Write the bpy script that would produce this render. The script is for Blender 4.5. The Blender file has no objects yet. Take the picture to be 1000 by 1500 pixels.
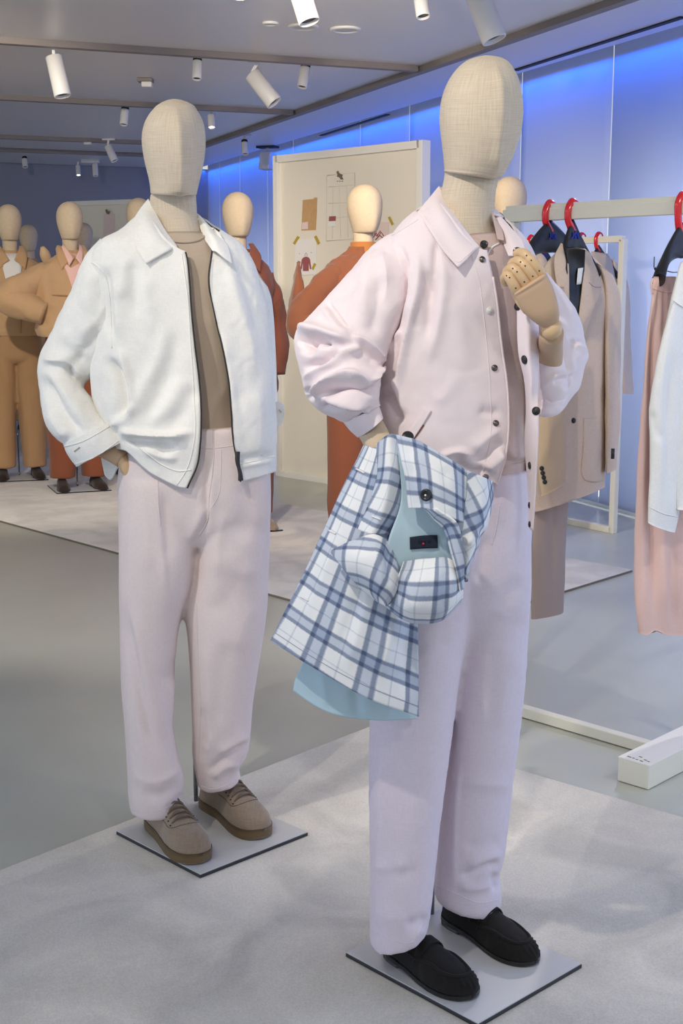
import bpy, math, random
import numpy as np
from mathutils import Vector, Matrix
from mathutils.bvhtree import BVHTree

SC = bpy.context.scene
COL = SC.collection
random.seed(7)

# ---------------------------------------------------------------- camera
FPX, PITCH, CAMH = 1900.0, math.radians(10.0), 1.40
cam_d = bpy.data.cameras.new('camera')
cam_d.sensor_fit = 'AUTO'
cam_d.sensor_width = 36.0
cam_d.lens = 36.0 * FPX / 1500.0
cam_d.clip_start = 0.05
cam_d.clip_end = 100
cam = bpy.data.objects.new('camera', cam_d)
COL.objects.link(cam)
cam.location = (0, 0, CAMH)
cam.rotation_euler = (math.radians(90) - PITCH, 0, 0)
SC.camera = cam

# ---------------------------------------------------------------- world, exposure
w = bpy.data.worlds.new('world')
SC.world = w
w.use_nodes = True
w.node_tree.nodes['Background'].inputs[0].default_value = (0.90, 0.96, 0.99, 1)
w.node_tree.nodes['Background'].inputs[1].default_value = 0.56
SC.view_settings.view_transform = 'Standard'
SC.view_settings.look = 'None'
SC.view_settings.exposure = 0.27
SC.view_settings.gamma = 1.0
SC.view_settings.use_curve_mapping = False

# wall frame: the right wall runs from near-right to far-left
WD = np.array([-0.375, 0.927, 0.0]); WD /= np.linalg.norm(WD)
WN = np.array([-WD[1], WD[0], 0.0])          # into the room
W0 = np.array([1.88, 7.48, 0.0])
CEIL = 2.75


def lamp(name, kind, loc, target=None, energy=100, color=(1, 1, 1), **kw):
    d = bpy.data.lights.new(name, kind)
    d.energy = energy
    d.color = color
    for k, v in kw.items():
        setattr(d, k, v)
    o = bpy.data.objects.new(name, d)
    COL.objects.link(o)
    o.location = loc
    if target is not None:
        o.rotation_euler = (Vector(target) - Vector(loc)).to_track_quat('-Z', 'Y').to_euler()
    return o


WARM = (1.0, 0.90, 0.74)
NEUT = (1.0, 0.95, 0.89)
KEY = (1.0, 0.93, 0.81)
# assumed track spots out of frame above and behind the camera
lamp('spot_light', 'SPOT', (-0.80, 1.25, 2.70), (0.22, 2.5, 1.45), 86, KEY, spot_size=math.radians(52), spot_blend=0.7, shadow_soft_size=0.03)
lamp('spot_light', 'SPOT', (-1.35, 1.9, 2.70), (-0.38, 3.1, 1.45), 66, KEY, spot_size=math.radians(52), spot_blend=0.7, shadow_soft_size=0.03)
lamp('spot_light', 'SPOT', (0.9, 0.2, 2.70), (-0.1, 3.0, 0.8), 34, (1, 0.97, 0.95), spot_size=math.radians(70), spot_blend=0.7, shadow_soft_size=0.12)
lamp('spot_light', 'SPOT', (1.9, 2.4, 2.70), (1.0, 4.1, 0.9), 45, WARM, spot_size=math.radians(70), spot_blend=0.6, shadow_soft_size=0.05)
lamp('spot_light', 'SPOT', (1.75, 6.3, 2.70), (0.95, 4.2, 0.4), 75, (1.0, 0.93, 0.84), spot_size=math.radians(62), spot_blend=0.5, shadow_soft_size=0.03)
# assumed track spots over the far groups, the first added for the pin board
lamp('spot_light', 'SPOT', (-0.15, 4.9, 2.62), (0.12, 9.0, 1.75), 90, WARM, spot_size=math.radians(58), spot_blend=0.7, shadow_soft_size=0.04)  # added lamp without a fixture, brightens and warms the board
lamp('spot_light', 'SPOT', (-1.9, 5.4, 2.60), (-2.1, 9.0, 1.0), 210, WARM, spot_size=math.radians(70), spot_blend=0.6, shadow_soft_size=0.05)
lamp('spot_light', 'SPOT', (-0.7, 4.3, 2.62), (0.15, 7.6, 1.25), 200, (1.0, 0.86, 0.68), spot_size=math.radians(60), spot_blend=0.6, shadow_soft_size=0.05)
lamp('spot_light', 'SPOT', (0.55, 4.6, 2.62), (1.3, 7.0, 0.8), 50, WARM, spot_size=math.radians(70), spot_blend=0.6, shadow_soft_size=0.05)
lamp('spot_light', 'SPOT', (-1.4, 4.2, 2.62), (-0.9, 6.4, 0.0), 105, (1, 0.93, 0.85), spot_size=math.radians(75), spot_blend=0.7, shadow_soft_size=0.08)
# daylight behind the screens of the window wall and the blue light line over them
c = W0 + WD * 3.0 - WN * 0.55
lamp('window_or_assumed_daylight', 'AREA', (c[0], c[1], 1.05), (c[0] + WN[0], c[1] + WN[1], 1.05), 310, (0.80, 0.88, 1.0),
     shape='RECTANGLE', size=17.0, size_y=2.0)
c = W0 + WD * 3.0 + WN * 0.055
lamp('blue_light_line', 'AREA', (c[0], c[1], 2.735), (c[0] - WN[0] * 0.012, c[1] - WN[1] * 0.012, 2.5), 30, (0.005, 0.14, 1.0),
     shape='RECTANGLE', size=17.0, size_y=0.03)
c = W0 - WD * 6.2 + WN * 0.1
lamp('window_or_assumed_daylight', 'AREA', (c[0] - 0.2, c[1], 1.5), (c[0] + WN[0] * 3, c[1] + WN[1] * 3, 1.2), 50, (0.62, 0.75, 1.0),  # assumed daylight, out of view on the room side of the wall's near end
     shape='RECTANGLE', size=5.0, size_y=2.4)

lamp('window_or_assumed_daylight', 'AREA', (-3.4, 0.9, 1.0), (0.0, 2.6, 0.6), 28, (0.54, 0.68, 1.0), shape='RECTANGLE', size=2.6, size_y=1.9)  # added cool light for an assumed window out of view at left
c = W0 - WD * 1.6 - WN * 0.45
lamp('window_or_assumed_daylight', 'AREA', (c[0], c[1], 1.2), (c[0] + WN[0], c[1] + WN[1], 1.2), 60, (0.74, 0.88, 1.0), shape='RECTANGLE', size=3.2, size_y=2.2)  # second daylight source added behind the near screens to brighten them

# ---------------------------------------------------------------- projection helpers
CP, SP = math.cos(PITCH), math.sin(PITCH)
CAM = np.array([0.0, 0.0, CAMH])


def ray(u, v):
    x = (u - 500.0) / FPX
    y = -(v - 750.0) / FPX
    return np.array([x, CP + y * SP, y * CP - SP])


def P(u, v, Y):
    r = ray(u, v)
    return CAM + r * (Y / r[1])


def ZP(u, v, z=0.0):
    r = ray(u, v)
    return CAM + r * ((z - CAMH) / r[2])


def proj(p):
    q = np.asarray(p, float) - CAM
    zc = q[..., 1] * CP - q[..., 2] * SP
    yc = q[..., 1] * SP + q[..., 2] * CP
    return np.stack([500 + FPX * q[..., 0] / zc, 750 - FPX * yc / zc], -1)


def wall_hit(u, v, off=0.0):
    r = ray(u, v)
    o = W0 + WN * off
    return CAM + r * (np.dot(o - CAM, WN) / np.dot(r, WN))


# ---------------------------------------------------------------- object helpers
WLOC = {}


def V3(a):
    return np.asarray(a, float)


def _link(o, parent, world):
    COL.objects.link(o)
    WLOC[o.name] = V3(world)
    if parent is not None:
        o.parent = parent
        o.location = Vector(V3(world) - WLOC[parent.name])
    else:
        o.location = Vector(world)
    return o


def tag(o, label, cat=None, group=None, kind=None):
    if label: o['label'] = label
    if cat: o['category'] = cat
    if group: o['group'] = group
    if kind: o['kind'] = kind
    return o


def empty(name, loc, label, cat, group=None):
    o = bpy.data.objects.new(name, None)
    o.empty_display_size = 0.05
    _link(o, None, loc)
    return tag(o, label, cat, group)


def mk(name, verts, faces, mat, parent=None, smooth=True, uv=None, solid=0, soff=-1, bevel=0, bseg=2, sub=0, label=None, mats=None, fmat=None):
    verts = V3(verts).reshape(-1, 3)
    org = verts.mean(0) if parent is None else WLOC[parent.name]
    me = bpy.data.meshes.new(name)
    me.from_pydata((verts - org).tolist(), [], [tuple(int(i) for i in f) for f in faces])
    if mats:
        for m in mats: me.materials.append(m)
        if fmat is not None: me.polygons.foreach_set('material_index', np.asarray(fmat, np.int32))
    else:
        me.materials.append(mat)
    if uv is not None:
        l = me.uv_layers.new(name='UVMap')
        vi = np.empty(len(me.loops), np.int32)
        me.loops.foreach_get('vertex_index', vi)
        l.data.foreach_set('uv', V3(uv)[vi].ravel())
    if smooth:
        me.polygons.foreach_set('use_smooth', np.ones(len(me.polygons), bool))
    me.update()
    o = bpy.data.objects.new(name, me)
    _link(o, parent, org)
    if solid:
        m = o.modifiers.new('thick', 'SOLIDIFY'); m.thickness = solid; m.offset = soff
        if mats and len(mats) > 1:
            m.material_offset = 1; m.material_offset_rim = 0
    if bevel:
        m = o.modifiers.new('bev', 'BEVEL'); m.width = bevel; m.segments = bseg; m.limit_method = 'ANGLE'; m.angle_limit = math.radians(40)
        m.harden_normals = False
    if sub:
        m = o.modifiers.new('sub', 'SUBSURF'); m.levels = sub; m.render_levels = sub
    if label: o['label'] = label
    return o


def join(*ms):
    vs, fs, n = [], [], 0
    for v, f in ms:
        vs.append(V3(v)); fs += [tuple(i + n for i in q) for q in f]; n += len(v)
    return np.concatenate(vs), fs


def boxm(c, s, ax=None):
    """box: centre, full sizes, axes (3 unit vectors)"""
    if ax is None: ax = np.eye(3)
    c, s, ax = V3(c), V3(s) / 2, V3(ax)
    v = [c + ax[0] * s[0] * i + ax[1] * s[1] * j + ax[2] * s[2] * k for i in (-1, 1) for j in (-1, 1) for k in (-1, 1)]
    f = [(0, 1, 3, 2), (4, 6, 7, 5), (0, 4, 5, 1), (2, 3, 7, 6), (0, 2, 6, 4), (1, 5, 7, 3)]
    return np.array(v), f


def barm(a, b, w, h, up=(0, 0, 1)):
    a, b, up = V3(a), V3(b), V3(up)
    d = b - a; L = np.linalg.norm(d); d /= L
    s = np.cross(up, d); s /= np.linalg.norm(s); t = np.cross(d, s)
    return boxm((a + b) / 2, (L, w, h), (d, s, t))


def cr(pts, n, closed=False):
    """Catmull-Rom through rows of pts, resampled to n rows by chord length of the first 3 columns"""
    p = V3(pts)
    if len(p) == 2:
        t = np.linspace(0, 1, n)[:, None]
        return p[0] * (1 - t) + p[1] * t
    d = np.linalg.norm(np.diff(p[:, :min(3, p.shape[1])], axis=0), axis=1) + 1e-9
    t = np.concatenate([[0], np.cumsum(d)])
    x = np.linspace(0, t[-1], n)
    i = np.clip(np.searchsorted(t, x, 'right') - 1, 0, len(p) - 2)
    m = np.zeros_like(p)
    m[1:-1] = ((p[2:] - p[1:-1]) / d[1:, None] * d[:-1, None] + (p[1:-1] - p[:-2]) / d[:-1, None] * d[1:, None]) / (d[1:] + d[:-1])[:, None]
    m[0] = (p[1] - p[0]) / d[0]; m[-1] = (p[-1] - p[-2]) / d[-1]
    h = d[i][:, None]; s = ((x - t[i]) / d[i])[:, None]
    return ((2 * s**3 - 3 * s**2 + 1) * p[i] + (s**3 - 2 * s**2 + s) * h * m[i] + (-2 * s**3 + 3 * s**2) * p[i + 1] + (s**3 - s**2) * h * m[i + 1])


def gridf(nu, nv, wrap=False, off=0):
    f = []
    m = nv if wrap else nv - 1
    for i in range(nu - 1):
        for j in range(m):
            k = (j + 1) % nv
            f.append((off + i * nv + j, off + i * nv + k, off + (i + 1) * nv + k, off + (i + 1) * nv + j))
    return f


def tube(path, rad, nt=14, n=None, caps=True, up=None, rb=None):
    """round tube through 3-D points; rad scalar/list; rb second radius"""
    path = V3(path)
    k = len(path)
    r = np.broadcast_to(V3(rad), (k,)) if np.ndim(rad) <= 1 else V3(rad)
    r2 = r if rb is None else np.broadcast_to(V3(rb), (k,))
    q = np.column_stack([path, r, r2])
    if n: q = cr(q, n)
    c, r, r2 = q[:, :3], q[:, 3], q[:, 4]
    T = np.gradient(c, axis=0); T /= np.linalg.norm(T, axis=1)[:, None] + 1e-12
    u = V3(up) if up is not None else (V3((0, 0, 1)) if abs(T[0, 2]) < 0.9 else V3((0, 1, 0)))
    th = np.linspace(0, 2 * math.pi, nt, endpoint=False)
    vs = []
    s = np.cross(u, T[0])
    for i in range(len(c)):
        s = s - T[i] * np.dot(s, T[i]) if up is None else np.cross(u, T[i])
        s /= np.linalg.norm(s) + 1e-12
        b = np.cross(T[i], s)
        vs.append(c[i] + np.outer(np.cos(th) * r[i], s) + np.outer(np.sin(th) * r2[i], b))
    v = np.concatenate(vs); f = gridf(len(c), nt, True)
    if caps:
        f.append(tuple(range(nt))[::-1]); f.append(tuple((len(c) - 1) * nt + j for j in range(nt)))
    return v, f


def lathe(prof, c, axis=(0, 0, 1), nt=24, caps=True):
    """prof: list of (radius, height) along axis from c"""
    a = V3(axis); a /= np.linalg.norm(a)
    s = np.cross(a, (0, 0, 1) if abs(a[2]) < 0.9 else (1, 0, 0)); s /= np.linalg.norm(s); t = np.cross(a, s)
    th = np.linspace(0, 2 * math.pi, nt, endpoint=False)
    v = np.concatenate([V3(c) + a * h + np.outer(np.cos(th) * r, s) + np.outer(np.sin(th) * r, t) for r, h in prof])
    f = gridf(len(prof), nt, True)
    if caps:
        f.append(tuple(range(nt))[::-1]); f.append(tuple((len(prof) - 1) * nt + j for j in range(nt)))
    return v, f


# ---------------------------------------------------------------- cloth helpers
def vnormals(v, faces):
    v = V3(v); n = np.zeros_like(v)
    q = [f for f in faces if len(f) == 4]; t = [f for f in faces if len(f) == 3]
    for fs in (q, t):
        if not fs: continue
        a = np.array(fs); x = np.cross(v[a[:, 2]] - v[a[:, 0]], v[a[:, -1]] - v[a[:, 1]] if a.shape[1] == 4 else v[a[:, 1]] - v[a[:, 0]])
        for k in range(a.shape[1]): np.add.at(n, a[:, k], x)
    return n / (np.linalg.norm(n, axis=1)[:, None] + 1e-12)


def vnoise(x, y, z, seed=0):
    """smooth value noise in [-1,1]"""
    def h(i, j, k):
        s = np.sin(i * 127.1 + j * 311.7 + k * 74.7 + seed * 17.31) * 43758.5453
        return (s - np.floor(s)) * 2 - 1
    i, j, k = np.floor(x), np.floor(y), np.floor(z)
    a, b, c = x - i, y - j, z - k
    a, b, c = [t * t * t * (t * (t * 6 - 15) + 10) for t in (a, b, c)]
    r = 0
    for di in (0, 1):
        for dj in (0, 1):
            for dk in (0, 1):
                r = r + h(i + di, j + dj, k + dk) * (a if di else 1 - a) * (b if dj else 1 - b) * (c if dk else 1 - c)
    return r


def orient(v, f):
    """normals so that outward faces point away from the mean axis: used for lofts; returns normals facing outwards"""
    n = vnormals(v, f)
    c = V3(v).mean(0)
    if np.sum((V3(v) - c) * n) < 0: n = -n
    return n


def folds(v, n, lst, sc=1.0, both=False):
    """raise ridges (amp > 0) or press valleys (amp < 0) along curves traced on the cloth.
    item: (points, amp_m, width_px[, asym]) ; asym k scales the width on the left of travel"""
    v = V3(v).copy()
    uv = proj(v)
    vw = CAM - v; vw /= np.linalg.norm(vw, axis=1)[:, None]
    fac = np.clip((n * vw).sum(1) * 2.2 + 0.25, 0, 1)
    if both: fac = np.ones(len(v))
    disp = np.zeros(len(v))
    for it in lst:
        pts, amp, wd = it[0], it[1] * sc, it[2]
        asym = it[3] if len(it) > 3 else 1.0
        p = cr(V3(pts), max(12, 8 * len(pts)))
        lo, hi = p.min(0) - 4 * wd, p.max(0) + 4 * wd
        idx = np.where((uv[:, 0] > lo[0]) & (uv[:, 0] < hi[0]) & (uv[:, 1] > lo[1]) & (uv[:, 1] < hi[1]) & (fac > 0))[0]
        if not len(idx): continue
        q = uv[idx]
        best = np.full(len(idx), 1e9); sd = np.zeros(len(idx)); tt = np.zeros(len(idx))
        m = len(p) - 1
        for k in range(m):
            a, b = p[k], p[k + 1]; d = b - a; L2 = d @ d + 1e-9
            t = np.clip(((q - a) @ d) / L2, 0, 1)
            e = q - a - t[:, None] * d
            dist = np.hypot(e[:, 0], e[:, 1])
            c = dist < best
            best = np.where(c, dist, best)
            sd = np.where(c, np.sign(d[0] * e[:, 1] - d[1] * e[:, 0]), sd)
            tt = np.where(c, (k + t) / m, tt)
        # taper is zero at both ends
        tap = np.clip(np.minimum(tt, 1 - tt) * 4, 0, 1); tap = tap * tap * (3 - 2 * tap)
        ww = np.where(sd < 0, wd * asym, wd)
        g = np.exp(-(best / ww) ** 2)
        if amp > 0: g = .5 * g + .5 * np.exp(-1.5 * best / ww)      # cloth creases to a crest, sags to a round hollow
        disp[idx] += amp * tap * g * fac[idx]
    return v + n * disp[:, None]


def crumple(v, n, amp, size, stretch=(1, 1, 1), seed=0, ridged=False):
    v = V3(v)
    q = v / (V3(stretch) * size)
    w1 = vnoise(q[:, 0] * .6 + 5, q[:, 1] * .6, q[:, 2] * .6, seed + 9)
    a = vnoise(q[:, 0] + w1, q[:, 1] + w1 * .7, q[:, 2] - w1 * .6, seed)
    if ridged: a = 1 - 2 * np.abs(a) ** 0.8
    b = vnoise(q[:, 0] * 2.3, q[:, 1] * 2.3, q[:, 2] * 2.3, seed + 3)
    return v + n * (amp * (a + .4 * b))[:, None]


class Loft:
    """closed or open sleeve of cloth through stations.
    station: dict or tuple (xl,yl,xr,yr,Yl,Yr,bf,bb,n[,gl,gr]) -- left/right edge points, their depths,
    front/back bulge in metres, squareness; gl/gr = x of the opening's edges."""
    def __init__(self, st, mode='h', N=300):
        rows = []
        for s in st:
            s = list(s)
            L, R = P(s[0], s[1], s[4]), P(s[2], s[3], s[5])
            g = [0, 0]
            if len(s) > 9:
                g = [2 * (s[9] - s[0]) / (s[2] - s[0]) - 1, 2 * (s[10] - s[0]) / (s[2] - s[0]) - 1]
            rows.append(np.concatenate([(L + R) / 2, (R - L) / 2, s[6:9], g]))
        self.open = len(st[0]) > 9
        self.T = cr(np.array(rows), N)
        self.N = N
        self.mode = mode

    def at(self, u, th):
        x = np.clip(u, 0, 1) * (self.N - 1)
        i = np.clip(np.floor(x).astype(int), 0, self.N - 2)
        r = self.T[i] * (1 - (x - i))[..., None] + self.T[i + 1] * (x - i)[..., None]
        c, A = r[..., :3], r[..., 3:6]
        F = CAM - c
        if self.mode == 'h': F = F * np.array([1, 1, 0])
        F = F / np.linalg.norm(F, axis=-1, keepdims=True)
        n = r[..., 8]
        cs, sn = np.cos(th), np.sin(th)
        X = np.sign(cs) * np.abs(cs) ** (2 / n); S = np.sign(sn) * np.abs(sn) ** (2 / n)
        b = np.where(sn > 0, r[..., 6], r[..., 7])
        return c + A * X[..., None] + F * (S * b)[..., None]

    def gaps(self, u):
        x = u * (self.N - 1); i = np.clip(np.floor(x).astype(int), 0, self.N - 2)
        r = self.T[i] * (1 - (x - i))[..., None] + self.T[i + 1] * (x - i)[..., None]
        n = r[..., 8]
        f = lambda s: np.arccos(np.sign(s) * np.abs(np.clip(s, -1, 1)) ** (n / 2))
        return f(r[..., 9]), f(r[..., 10])

    def mesh(self, nu=100, nt=96, hem=None, hemback=None, top=None):
        """hem: list of (x, v) of the lower front edge in the photograph"""
        j = np.linspace(0, 1, nt + (1 if self.open else 0))[: nt + 1] if self.open else np.arange(nt) / nt
        ue = np.ones(len(j))
        if hem is not None:
            hx = V3(hem)
            lo, hi = np.full(len(j), .3), np.ones(len(j))
            for _ in range(22):
                m = (lo + hi) / 2
                p = proj(self.at(m, self._th(m, j)))
                below = p[:, 1] > np.interp(p[:, 0], hx[:, 0], hx[:, 1])
                hi = np.where(below, m, hi); lo = np.where(below, lo, m)
            ue = (lo + hi) / 2
            thb = self._th(ue, j)
            back = np.sin(thb) < 0
            if hemback is not None: ue = np.where(back, hemback, ue)
            k = np.ones(5) / 5
            ue = np.convolve(np.pad(ue, 2, 'edge' if self.open else 'wrap'), k, 'valid')
        us = np.zeros(len(j))
        if top is not None:
            tx = V3(top)
            lo, hi = np.zeros(len(j)), np.full(len(j), .5)
            for _ in range(22):
                m = (lo + hi) / 2
                p = proj(self.at(m, self._th(m, j)))
                above = p[:, 1] < np.interp(p[:, 0], tx[:, 0], tx[:, 1])
                lo = np.where(above, m, lo); hi = np.where(above, hi, m)
            us = np.where(np.sin(self._th(0 * j, j)) > -.15, (lo + hi) / 2, 0)
            k = np.ones(5) / 5; us = np.convolve(np.pad(us, 2, 'edge' if self.open else 'wrap'), k, 'valid')
        U = us[None, :] + np.linspace(0, 1, nu)[:, None] * (ue - us)[None, :]
        J = np.broadcast_to(j, U.shape)
        pts = self.at(U, self._th(U, J))
        self.nu, self.nt = pts.shape[:2]
        v = pts.reshape(-1, 3); f = gridf(self.nu, self.nt, not self.open)
        f = [q[::-1] for q in f]
        # uv in metres
        du = np.linalg.norm(np.diff(pts, axis=0), axis=2).mean(1); dv = np.linalg.norm(np.diff(pts, axis=1), axis=2).mean(0)
        uu = np.concatenate([[0], np.cumsum(du)]); vv = np.concatenate([[0], np.cumsum(dv)])
        self.uv = np.stack(np.broadcast_arrays(vv[None, :], -uu[:, None]), -1).reshape(-1, 2)
        self.v, self.f = v, f
        self.n = vnormals(v, f)
        # outward check: compare with ring centres
        cc = np.repeat(pts.mean(1), self.nt, 0)
        if np.sum((v - cc) * self.n) < 0:
            self.f = [q[::-1] for q in f]; self.n = -self.n
        return self

    def _th(self, U, J):
        if not self.open: return J * 2 * math.pi
        a, b = self.gaps(U)
        return a + (2 * math.pi + b - a) * J

    def edge(self, side):
        g = self.v.reshape(self.nu, self.nt, 3)
        return g[:, 0] if side == 'l' else g[:, -1]

    def redo(self): self.n = vnormals(self.v, self.f); return self


def capfaces(L, top=True, bot=True):
    f = list(L.f); nt = L.nt
    if top: f.append(tuple(range(nt)))
    if bot: f.append(tuple((L.nu - 1) * nt + k for k in range(nt))[::-1])
    return f


def patch(ctrl, nu=40, nv=40, lst=None, crump=None, flip=False):
    """smooth surface through a grid of (u, v, depth) points; returns v, f, n, uv"""
    g = np.array([[P(*q) for q in row] for row in ctrl])
    a = np.stack([cr(g[i], nv) for i in range(g.shape[0])])
    b = np.stack([cr(a[:, j], nu) for j in range(nv)], 1)
    v = b.reshape(-1, 3); f = gridf(nu, nv)
    n = vnormals(v, f)
    if np.sum(n * (CAM - v)) < 0: f = [q[::-1] for q in f]; n = -n
    du = np.linalg.norm(np.diff(b, axis=0), axis=2).mean(1); dv = np.linalg.norm(np.diff(b, axis=1), axis=2).mean(0)
    uv = np.stack(np.broadcast_arrays(np.concatenate([[0], np.cumsum(dv)])[None, :], -np.concatenate([[0], np.cumsum(du)])[:, None]), -1).reshape(-1, 2)
    if lst: v = folds(v, n, lst)
    if crump: v = crumple(v, n, *crump)
    return v, f, n, uv


def lay(S, rows, off):
    """lift a grid of points onto a surface: depth becomes the surface depth less off (or the given depth if nearer / no hit)"""
    out = []
    hs = [p[1] for p in (S.hit(q[0], q[1])[0] for row in rows for q in row) if p is not None]
    mean = float(np.mean(hs)) if hs else 3.0
    for row in rows:
        r = []
        for q in row:
            p, n = S.hit(q[0], q[1])
            d = (q[2] if q[2] < 8.9 else mean - off) if p is None else min(q[2], p[1] - (q[3] if len(q) > 3 else off))
            r.append((q[0], q[1], d))
        out.append(r)
    return out


class Surf:
    """ray target: put things on a surface by looking them up in the photograph"""
    def __init__(self, *ms):
        v, f = join(*ms)
        self.b = BVHTree.FromPolygons([tuple(x) for x in v], f)

    def hit(self, u, v, off=0.0, dflt=None):
        r = ray(u, v); r = r / np.linalg.norm(r)
        l, n, i, d = self.b.ray_cast(Vector(CAM), Vector(r))
        if l is None:
            if dflt is None: return None, None
            return P(u, v, dflt), np.array([0, -1.0, 0])
        n = V3(n)
        if n @ r > 0: n = -n
        return V3(l) + n * off, n

    def line(self, pts, n=40, off=0.0):
        out = []
        for u, v in cr(V3(pts), n):
            p, nn = self.hit(u, v, off)
            if p is not None: out.append(p)
        return np.array(out)


def seam(name, S, pts, r, mat, parent, n=50, off=0.0, nt=6):
    p = S.line(pts, n, off)
    if len(p) < 3: return None
    v, f = tube(p, r, nt)
    return mk(name, v, f, mat, parent)


def disc_on(S, u, v, rad, h, off=0.0, prof=None, dflt=None):
    p, n = S.hit(u, v, off, dflt)
    prof = prof or [(rad * .2, h * .75), (rad * .75, h * .8), (rad * .85, h), (rad, h * .8), (rad, 0)]
    return lathe(prof[::-1] if prof[0][1] > prof[-1][1] else prof, p, n, 20)


def remesh(meshes, voxel, smooth=6):
    v, f = join(*meshes)
    me = bpy.data.meshes.new('tmp'); me.from_pydata(v.tolist(), [], [tuple(int(i) for i in q) for q in f])
    o = bpy.data.objects.new('tmp', me); COL.objects.link(o)
    m = o.modifiers.new('r', 'REMESH'); m.mode = 'VOXEL'; m.voxel_size = voxel
    if smooth:
        s = o.modifiers.new('s', 'SMOOTH'); s.factor = 0.5; s.iterations = smooth
    dg = bpy.context.evaluated_depsgraph_get()
    ev = o.evaluated_get(dg); m2 = bpy.data.meshes.new_from_object(ev)
    vv = np.empty(len(m2.vertices) * 3); m2.vertices.foreach_get('co', vv)
    ff = [tuple(p.vertices) for p in m2.polygons]
    bpy.data.objects.remove(o); bpy.data.meshes.remove(me); bpy.data.meshes.remove(m2)
    return vv.reshape(-1, 3), ff

# ================================================================ materials
def nmat(name):
    m = bpy.data.materials.new(name); m.use_nodes = True
    nt = m.node_tree
    return m, nt, nt.nodes['Principled BSDF']


def srgb(r, g, b):
    f = lambda c: (c / 12.92 if c <= 0.04045 else ((c + 0.055) / 1.055) ** 2.4)
    return (f(r / 255), f(g / 255), f(b / 255), 1)


def add(nt, t, **kw):
    n = nt.nodes.new(t)
    for k, v in kw.items(): setattr(n, k, v)
    return n


def plain(name, col, rough=0.5, metal=0, spec=0.5, bump=0, bscale=200, var=0, vscale=6, coat=0, emit=None, estr=0):
    m, nt, b = nmat(name)
    b.inputs['Base Color'].default_value = col
    b.inputs['Roughness'].default_value = rough
    b.inputs['Metallic'].default_value = metal
    b.inputs['Specular IOR Level'].default_value = spec
    b.inputs['Coat Weight'].default_value = coat
    if emit:
        b.inputs['Emission Color'].default_value = emit; b.inputs['Emission Strength'].default_value = estr
    tc = add(nt, 'ShaderNodeTexCoord')
    if var:
        n = add(nt, 'ShaderNodeTexNoise'); n.inputs['Scale'].default_value = vscale; n.inputs['Detail'].default_value = 6
        nt.links.new(tc.outputs['Object'], n.inputs['Vector'])
        r = add(nt, 'ShaderNodeValToRGB')
        r.color_ramp.elements[0].position = .3; r.color_ramp.elements[1].position = .7
        r.color_ramp.elements[0].color = tuple(c * (1 - var) for c in col[:3]) + (1,)
        r.color_ramp.elements[1].color = tuple(min(1, c * (1 + var)) for c in col[:3]) + (1,)
        nt.links.new(n.outputs['Fac'], r.inputs['Fac']); nt.links.new(r.outputs['Color'], b.inputs['Base Color'])
    if bump:
        n = add(nt, 'ShaderNodeTexNoise'); n.inputs['Scale'].default_value = bscale; n.inputs['Detail'].default_value = 3
        nt.links.new(tc.outputs['Object'], n.inputs['Vector'])
        bp = add(nt, 'ShaderNodeBump'); bp.inputs['Strength'].default_value = bump; bp.inputs['Distance'].default_value = 0.002
        nt.links.new(n.outputs['Fac'], bp.inputs['Height']); nt.links.new(bp.outputs['Normal'], b.inputs['Normal'])
    return m


def fabric(name, col, rough=.85, weave=0.18, wscale=900, var=.035, sheen=.15, slub=0.0):
    """woven cloth: fine two-way thread grain"""
    m, nt, b = nmat(name)
    b.inputs['Roughness'].default_value = rough
    b.inputs['Specular IOR Level'].default_value = 0.25
    b.inputs['Sheen Weight'].default_value = sheen
    b.inputs['Sheen Roughness'].default_value = .5
    tc = add(nt, 'ShaderNodeTexCoord')
    outs = []
    for s in ((1, .12, .12), (.12, .12, 1)):
        mp = add(nt, 'ShaderNodeMapping'); mp.inputs['Scale'].default_value = s
        n = add(nt, 'ShaderNodeTexNoise'); n.inputs['Scale'].default_value = wscale; n.inputs['Detail'].default_value = 2
        nt.links.new(tc.outputs['Object'], mp.inputs['Vector']); nt.links.new(mp.outputs['Vector'], n.inputs['Vector'])
        outs.append(n)
    a = add(nt, 'ShaderNodeMath', operation='ADD')
    nt.links.new(outs[0].outputs['Fac'], a.inputs[0]); nt.links.new(outs[1].outputs['Fac'], a.inputs[1])
    r = add(nt, 'ShaderNodeValToRGB')
    v = var + slub
    r.color_ramp.elements[0].position = .38; r.color_ramp.elements[1].position = .62
    r.color_ramp.elements[0].color = tuple(c * (1 - v) for c in col[:3]) + (1,)
    r.color_ramp.elements[1].color = tuple(min(1, c * (1 + v)) for c in col[:3]) + (1,)
    h = add(nt, 'ShaderNodeMath', operation='MULTIPLY'); h.inputs[1].default_value = .5
    nt.links.new(a.outputs[0], h.inputs[0]); nt.links.new(h.outputs[0], r.inputs['Fac'])
    nt.links.new(r.outputs['Color'], b.inputs['Base Color'])
    bp = add(nt, 'ShaderNodeBump'); bp.inputs['Strength'].default_value = weave; bp.inputs['Distance'].default_value = 0.0015
    nt.links.new(a.outputs[0], bp.inputs['Height']); nt.links.new(bp.outputs['Normal'], b.inputs['Normal'])
    return m


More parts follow.
